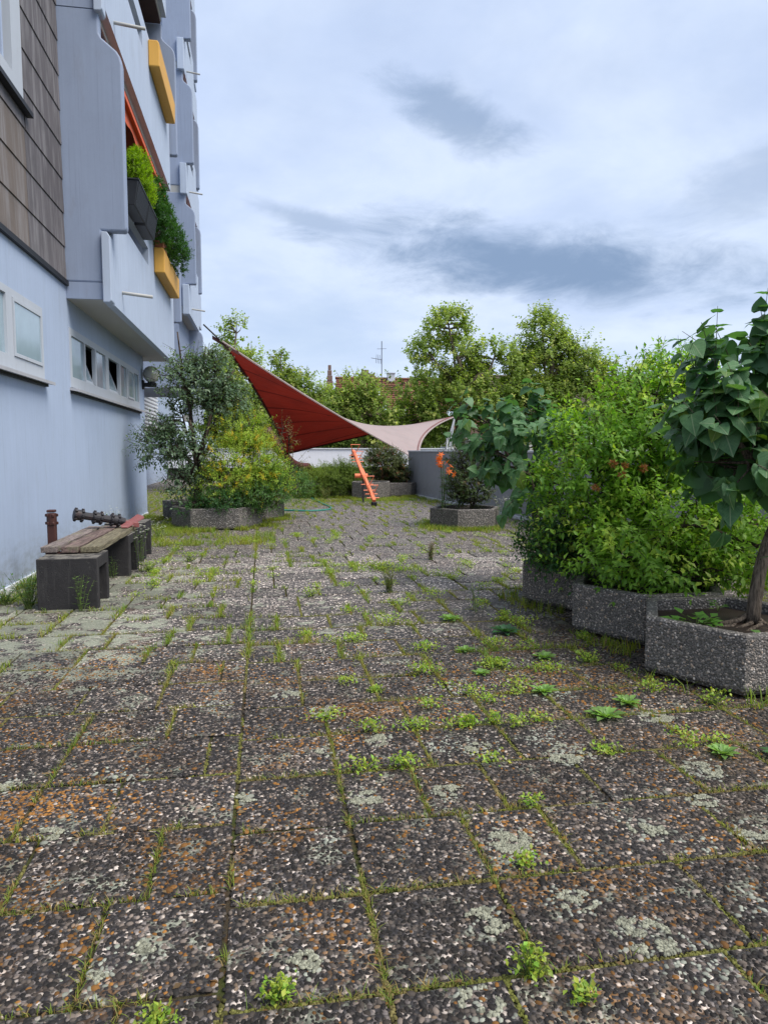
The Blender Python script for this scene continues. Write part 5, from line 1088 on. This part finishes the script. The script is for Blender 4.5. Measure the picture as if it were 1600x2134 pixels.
def joint_growth():
    # moss cushions
    P = np.concatenate([along('d', .0026, 7), along('r', .0026, 7)]); P[:, :2] += rng.normal(0, .0065, (len(P), 2))
    dens = vn(P, 1.9, 61) * .7 + vn(P, 7, 62) * .3 + .12 * np.clip(P[:, 0], -1, 1.5); P = P[(dens > .45 + .05 * (abs(P[:, 0] - SEAM) < .03)) & free(P)]; n = len(P); s = rng.uniform(.0025, .0072, n); a = rng.uniform(0, 6.28, n); M3 = np.zeros((n, 3, 3)); M3[:, 0, 0] = np.cos(a); M3[:, 1, 0] = np.sin(a); M3[:, 0, 1] = -np.sin(a); M3[:, 1, 1] = np.cos(a); M3[:, 2, 2] = 1
    k = vn(P, 5, 63)[:, None]; C = (np.array((.115, .13, .028)) * k + np.array((.15, .115, .055)) * (1 - k)) * rng.uniform(.5, 1.5, (n, 1)); P[:, 2] = -.006
    V, F, CC = scatter(DV, DF, P, M3, np.stack([s * 1.2, s, s * rng.uniform(.5, 1.2, n)], -1), C); tag(np_mesh('joint_moss', V, F, M['lichen'], C=CC, smooth=True), 'short moss lining the joints of the paving', 'moss', kind='stuff')
    # short grass and bigger tufts
    VV = []; FF = []; CC_ = []; off = 0
    def put(P, h, w, lean, cmix):
        nonlocal off
        n = len(P)
        if not n: return
        k = np.clip(vn(P, 2.6, 64)[:, None] + rng.normal(0, .2, (n, 1)), 0, 1); C = YG * k + GR * (1 - k); m = rng.random(n) < cmix; C[m] = ST; C = C * rng.uniform(.7, 1.3, (n, 1))
        V, F, c = blades(P, h * rng.uniform(.5, 1.4, n), w * rng.uniform(.7, 1.3, n), lean, C); VV.append(V); FF.append(F + off); CC_.append(c); off += len(V)
    for kind, sp, thr, bias in (('d', .0035, .50, .0), ('r', .0035, .53, .0)):
        P = along(kind, sp, 8); P[:, :2] += rng.normal(0, .007, (len(P), 2)); q = vn(P, 1.6, 65) * .55 + vn(P, 6.5, 66) * .45 + .05 * np.clip(P[:, 0] - .3, -1.2, 1.6) + bias
        q = q - .10 * (abs(P[:, 0] - SEAM) < .04); P = P[(q > thr) & free(P) & (P[:, 1] > 1.3)]; put(P, .034, .0032, 1.0, .42)
    for kind, thr in (('d', .50), ('r', .62)):                 # taller tufts in the middle distance
        P = along(kind, .006, 30); P[:, :2] += rng.normal(0, .02, (len(P), 2)); q = vn(P, 1.1, 67) * .45 + vn(P, 4.0, 68) * .55 + .10 * ((P[:, 0] < -.3) & (P[:, 1] > 8)) + .12 * (P[:, 1] > 18); P = P[(q > thr) & free(P) & (P[:, 1] > 5.2)]; put(P, .065, .0065, .9, .10)
    # lush fringe round the planters, along the walls and the bench
    fr = []
    for x, y, r in PLANTERS:
        n = int(2600 * r) if y > 10 else 500; a = rng.uniform(0, 6.28, n); rr = r + rng.exponential(.16 if y > 10 else .06, n) - .02; fr.append(np.stack([x + rr * np.cos(a), y + rr * np.sin(a), np.zeros(n)], -1))
    n = 2200; yy = rng.uniform(7, 18.7, n); fr.append(np.stack([-2.9 + rng.exponential(.10, n), yy, 0 * yy], -1)); n = 2600; yy = rng.uniform(9, 25, n); fr.append(np.stack([wall_x(yy) - .06 - rng.exponential(.35, n), yy, 0 * yy], -1))
    n = 2600; fr.append(np.stack([rng.uniform(-2.6, .2, n), rng.uniform(12.4, 14.9, n), np.zeros(n)], -1)); n = 1500; fr.append(np.stack([rng.uniform(-4.6, -2.6, n), rng.uniform(19, 33, n), np.zeros(n)], -1)); n = 1600; fr.append(np.stack([rng.uniform(1.2, 4.8, n), rng.uniform(22.3, 23.3, n), np.zeros(n)], -1))
    P = np.concatenate(fr); q = vn(P, 2.2, 70) * .6 + vn(P, 7, 71) * .4; P = P[(q > .46) & free(P)]; P = P[(P[:, 0] < wall_x(P[:, 1]))]; put(np.repeat(P, 2, 0) + rng.normal(0, .012, (2 * len(P), 3)) * (1, 1, 0), .105, .008, .8, .07)
    tag(np_mesh('joint_grass', np.concatenate(VV), np.concatenate(FF), M['leafm'], C=np.concatenate(CC_)), 'thin yellow green grass growing along the paving joints and wall feet', 'grass', kind='stuff')
joint_growth()
def rosette(x, y, r, n, label, c=(.19, .33, .085), group='flat rosette weeds in the paving'):
    t = thing('rosette_weed', (x, y, 0), label, 'weed', group); a = np.arange(n) * 2.4 + rng.uniform(0, 6); q = (np.arange(n) + .5) / n
    D = np.stack([np.cos(a), np.sin(a), .18 + .9 * (1 - q)], -1); T = np.array([(0, 0, 0), (-.09, .35, .0), (.09, .35, .0), (-.17, .7, .03), (.17, .7, .03), (0, 1, -.12), (0, .5, -.03)]); Tf = [(0, 6, 1), (0, 2, 6), (1, 6, 3), (6, 2, 4), (3, 6, 5), (6, 4, 5)]
    V, F, CC = scatter(T, Tf, np.repeat(np.array((x, y, .004))[None], n, 0), frames(nrm(D), np.array((0, 0, 1.)) + 0 * D), r * (.45 + .6 * q) * rng.uniform(.8, 1.15, n), np.array(c) * rng.uniform(.7, 1.35, (n, 1)))
    np_mesh('leaves', V, F, M['leaf'], t, C=CC)
for x, y, r, lb in ((2.05, 3.95, .13, 'biggest flat rosette weed of the pair left of the nearest planter'), (2.30, 4.15, .11, 'flat rosette weed closest to the front corner of the nearest planter'), (1.85, 4.45, .11, 'flat rosette weed on a mossy joint, left of the nearest planter'), (2.42, 3.35, .10, 'lone flat rosette weed in front of the nearest planter, low on the right'),
                    (2.16, 5.2, .11, 'flat rosette weed in front of the seam of the two nearest planters'), (1.75, 6.55, .13, 'flat rosette weed farthest back, left of the rearmost right hand planter'), (1.6, 5.5, .09, 'small flat rosette weed level with the middle planter, out on the paving'), (1.55, 4.9, .08, 'smallest flat rosette weed, out on the paving left of the nearest planter')): rosette(x, y, r, 26, lb)
rosette(2.72, 3.22, .15, 34, 'large grey green rosette weed nearest the right edge of the picture', (.075, .17, .06), None)
rosette(2.12, 6.0, .16, 30, 'dark blue green rosette weed in front of the middle right hand planter', (.045, .13, .055), None)
def clump_geo(x, y, r, h, n, c):
    n = int(n * 1.7)
    P = np.array((x, y, 0)) + np.stack([rng.normal(0, r * .55, n), rng.normal(0, r * .4, n), h * rng.random(n) ** .8], -1)
    D = nrm(rdir(n) + np.array((0, 0, .4))); k = rng.random((n, 1))
    return (*scatter(OVAL_V * np.array((1.3, 1, 1)), OVAL_F, P, frames(D, np.array((0, 0, 1.)) + rdir(n) * .4), rng.uniform(.010, .026, n) * (1 + r * 1.6), (np.array(c) * k + np.array((.40, .42, .06)) * (1 - k)) * rng.uniform(.7, 1.3, (n, 1))), P)
GC = (.21, .40, .05)
def clump(x, y, r, h, n, label, c=GC):
    t = thing('leafy_weed', (x, y, 0), label, 'weed'); V, F, CC, P = clump_geo(x, y, r, h, n, c)
    np_mesh('leaves', V, F, M['leaf'], t, C=CC); mb = MB()
    for p in P[::5]: mb.tube([(x + rng.normal(0, r * .2), y + rng.normal(0, r * .15), 0), p], .002, 3, False)
    mb.build('stems', M['leafstem'], t)
for x, y, r, h, n, lb in ((.02, 2.02, .05, .06, 80, 'leafy green weed at the bottom edge, left of the middle'), (-.32, 1.98, .05, .045, 60, 'low leafy weed at the bottom edge, leftmost of the three there'),
        (.80, 1.98, .045, .10, 90, 'upright bright green weed near the bottom, tallest in the foreground'), (.92, 1.86, .04, .045, 50, 'small leafy weed just below the tall foreground weed'),
        (1.7, 5.05, .14, .05, 140, 'long low mat of green leaves in a joint left of the nearest planter'), (1.6, 9.6, .3, .10, 220, 'wide bright green patch of weeds left of the rearmost right hand planter'),
        (-1.55, 9.9, .10, .14, 110, 'round bright green weed beside the far end of the bench'), (-1.1, 10.7, .10, .14, 110, 'round leafy weed in the paving farthest from the bench end'),
        (2.45, 5.05, .1, .08, 90, 'leafy weed at the seam between the nearest and middle right hand planters'), (2.85, 4.05, .1, .09, 80, 'broad leaved weed at the foot of the nearest planter'), (.5, 7.9, .12, .09, 90, 'single leafy clump in the middle of the paving')): clump(x, y, r, h, n, lb)
def joint_weeds():
    rows = [(1.0, 2.55, .05, .05, 60), (1.02, 4.3, .07, .06, 70), (1.12, 5.0, .1, .07, 100), (.55, 4.85, .06, .06, 60), (1.45, 3.9, .06, .07, 60), (1.28, 5.6, .12, .06, 110), (2.05, 4.9, .12, .06, 120), (1.9, 5.6, .1, .07, 90), (1.15, 6.6, .15, .07, 120), (1.4, 7.3, .14, .06, 100), (.75, 6.0, .1, .06, 80), (1.9, 9.3, .2, .08, 140), (2.35, 6.2, .12, .09, 110), (2.6, 4.35, .11, .08, 90), (-1.35, 9.0, .08, .12, 90), (-.85, 9.3, .08, .12, 80), (.1, 12.2, .1, .09, 80), (1.42, 4.35, .08, .05, 70), (1.2, 3.0, .05, .05, 50), (2.2, 7.0, .1, .1, 90), (1.85, 7.6, .1, .08, 80), (2.55, 8.0, .12, .08, 90)]
    S = [q for q in segs if q[1] < 13.5 and (q[0] > .3 or (q[1] > 8 and q[4] == 'd'))]
    for i in rng.choice(len(S), 320):
        xa, ya, xb, yb, k = S[i]; q = rng.random(); x, y = xa + (xb - xa) * q, ya + (yb - ya) * q
        if y > 3.2 and free(np.array([[x, y, 0.]]))[0] and vn(np.array([[x, y, 0.]]), .8, 90)[0] > .38: rows.append((x, y, rng.uniform(.04, .11) * (1 + .05 * max(y - 5, 0)), rng.uniform(.03, .075), int(rng.uniform(25, 80))))
    VV = []; FF = []; CC_ = []; off = 0
    for x, y, r, h, n in rows:
        V, F, CC, P = clump_geo(x, y, r, h, n, GC); VV.append(V); FF.append(F + off); CC_.append(CC); off += len(V)
    tag(np_mesh('joint_weeds', np.concatenate(VV), np.concatenate(FF), M['leaf'], C=np.concatenate(CC_)), 'small leafy weeds scattered along the paving joints', 'weeds', kind='stuff')
joint_weeds()
def tall_weed(x, y, h, label, c, flowers=None, n=26, spread=.1):
    t = thing('tall_weed', (x, y, 0), label, 'weed'); mb = MB(); ends = []; P = []; D = []
    for i in range(n):
        a = rng.uniform(0, 6.28); hh = h * rng.uniform(.6, 1.05); e = np.array((x + spread * rng.normal() * .7, y + spread * rng.normal() * .7, hh)); s = np.array((x + .02 * rng.normal(), y + .02 * rng.normal(), 0)); m = (s + e) / 2 + np.array((0, 0, .1 * h)); mb.tube([s, m, e], [.003, .0025, .0015], 3, False); ends.append(e)
        for q in np.linspace(.15, .9, 6): P.append(s + (e - s) * q + np.array((0, 0, .2 * h * q * (1 - q)))); aa = rng.uniform(0, 6.28); D.append((math.cos(aa), math.sin(aa), .35))
    mb.build('stems', M['leafstem'], t); P = np.array(P); D = nrm(np.array(D)); k = len(P)
    V, F, CC = scatter(LANCE_V * np.array((1.3, 1, 1)), LANCE_F, P, frames(D, np.array((0, 0, 1.)) + 0 * D), rng.uniform(.04, .085, k) * (.6 + h), np.array(c) * rng.uniform(.7, 1.3, (k, 1))); np_mesh('leaves', V, F, M['leaf'], t, C=CC)
    if flowers is not None:
        E = np.repeat(np.array(ends), 3, 0) + rng.normal(0, .035, (3 * len(ends), 3)); fl = MB(); kk = 8
        Pf = np.repeat(E, kk, 0); a = np.tile(np.arange(kk) * 2 * math.pi / kk, len(E)); Df = nrm(np.stack([np.cos(a), np.sin(a), .25 + 0 * a], -1)); V, F, CC = scatter(LANCE_V * np.array((2.4, 1, 1)), LANCE_F, Pf, frames(Df, np.array((0, 0, 1.)) + 0 * Df), np.full(len(Pf), .022), np.array(flowers) * rng.uniform(.85, 1.05, (len(Pf), 1))); np_mesh('flowers', V, F, M['petal'], t, C=CC)
tall_weed(-1.66, 9.95, .62, 'white daisy weed leaning against the end of the bench boards', (.06, .12, .03), (.8, .8, .76), 9, .12)
tall_weed(-2.15, 10.9, .78, 'white flowered weed behind the notched bar on the bench', (.06, .12, .03), (.8, .8, .76), 9, .10)
tall_weed(-1.95, 13.6, .35, 'white flowered weeds between the bench and the left planter', (.07, .15, .03), (.8, .8, .76), 14, .28)
tall_weed(4.95, 14.3, .62, 'white flowered weed at the right corner of the lily planter', (.10, .18, .05), (.8, .8, .76), 16, .16)
tall_weed(5.35, 15.2, .6, 'white flowered weed against the grey wall right of the lilies', (.08, .14, .04), (.75, .75, .72), 6, .08)
tall_weed(2.45, 10.3, .28, 'dry reddish brown grass tuft in front of the lily planter', (.22, .12, .04), None, 24, .06)
tall_weed(1.42, 8.0, .27, 'upright olive brown tuft in the middle of the paving', (.17, .16, .04), None, 26, .08)
tall_weed(2.1, 6.85, .32, 'slender upright weed left of the right hand planters', (.07, .16, .04), None, 5, .06)
tall_weed(-1.86, 7.55, .36, 'green grassy weed at the foot of the nearest concrete block', (.12, .22, .05), None, 9, .12)
tall_weed(-1.93, 9.5, .28, 'grassy weed in front of the second concrete block', (.12, .22, .05), None, 9, .10)
tall_weed(-2.42, 7.75, .38, 'leafy green weed between the nearest concrete block and the wall', (.07, .16, .03), None, 40, .16)
tall_weed(-2.72, 8.0, .25, 'low weed at the foot of the blue wall, at the left edge', (.09, .20, .03), None, 30, .18)
tall_weed(1.95, 23.0, .5, 'yellowish grass tuft beside the hose in front of the juniper', (.24, .20, .06), None, 30, .3)

# fallen bits: dead leaves and dry stalks lying in the joints and against the planters
def litter():
    n = 520; P = np.concatenate([along('d', .35, 9), along('r', .35, 9)]); P = P[rng.permutation(len(P))[:n]]; n = len(P); P[:, :2] += rng.normal(0, .03, (n, 2)); P[:, 2] = .006
    m = 160; a = rng.uniform(2.2, 5.2, m); c = np.array([(3.44, 4.7), (3.44, 5.95), (3.44, 7.2)])[rng.integers(0, 3, m)]; rr = .74 + rng.exponential(.12, m); Q = np.stack([c[:, 0] + rr * np.cos(a), c[:, 1] + rr * np.sin(a), np.full(m, .006)], -1)
    P = np.concatenate([P, Q]); P = P[free(P)]; n = len(P); a = rng.uniform(0, 6.28, n); D = np.stack([np.cos(a), np.sin(a), rng.uniform(-.05, .25, n)], -1); k = rng.random((n, 1))
    C = (np.array((.20, .11, .05)) * k + np.array((.30, .22, .11)) * (1 - k)) * rng.uniform(.5, 1.3, (n, 1))
    V, F, CC = scatter(OVAL_V, OVAL_F, P, frames(nrm(D), np.array((0, 0, 1.)) + rdir(n) * .4), rng.uniform(.015, .045, n), C)
    tag(np_mesh('leaf_litter', V, F, M['leafm'], C=CC), 'scattered dry leaf litter on the paving', 'litter', kind='stuff')
litter()
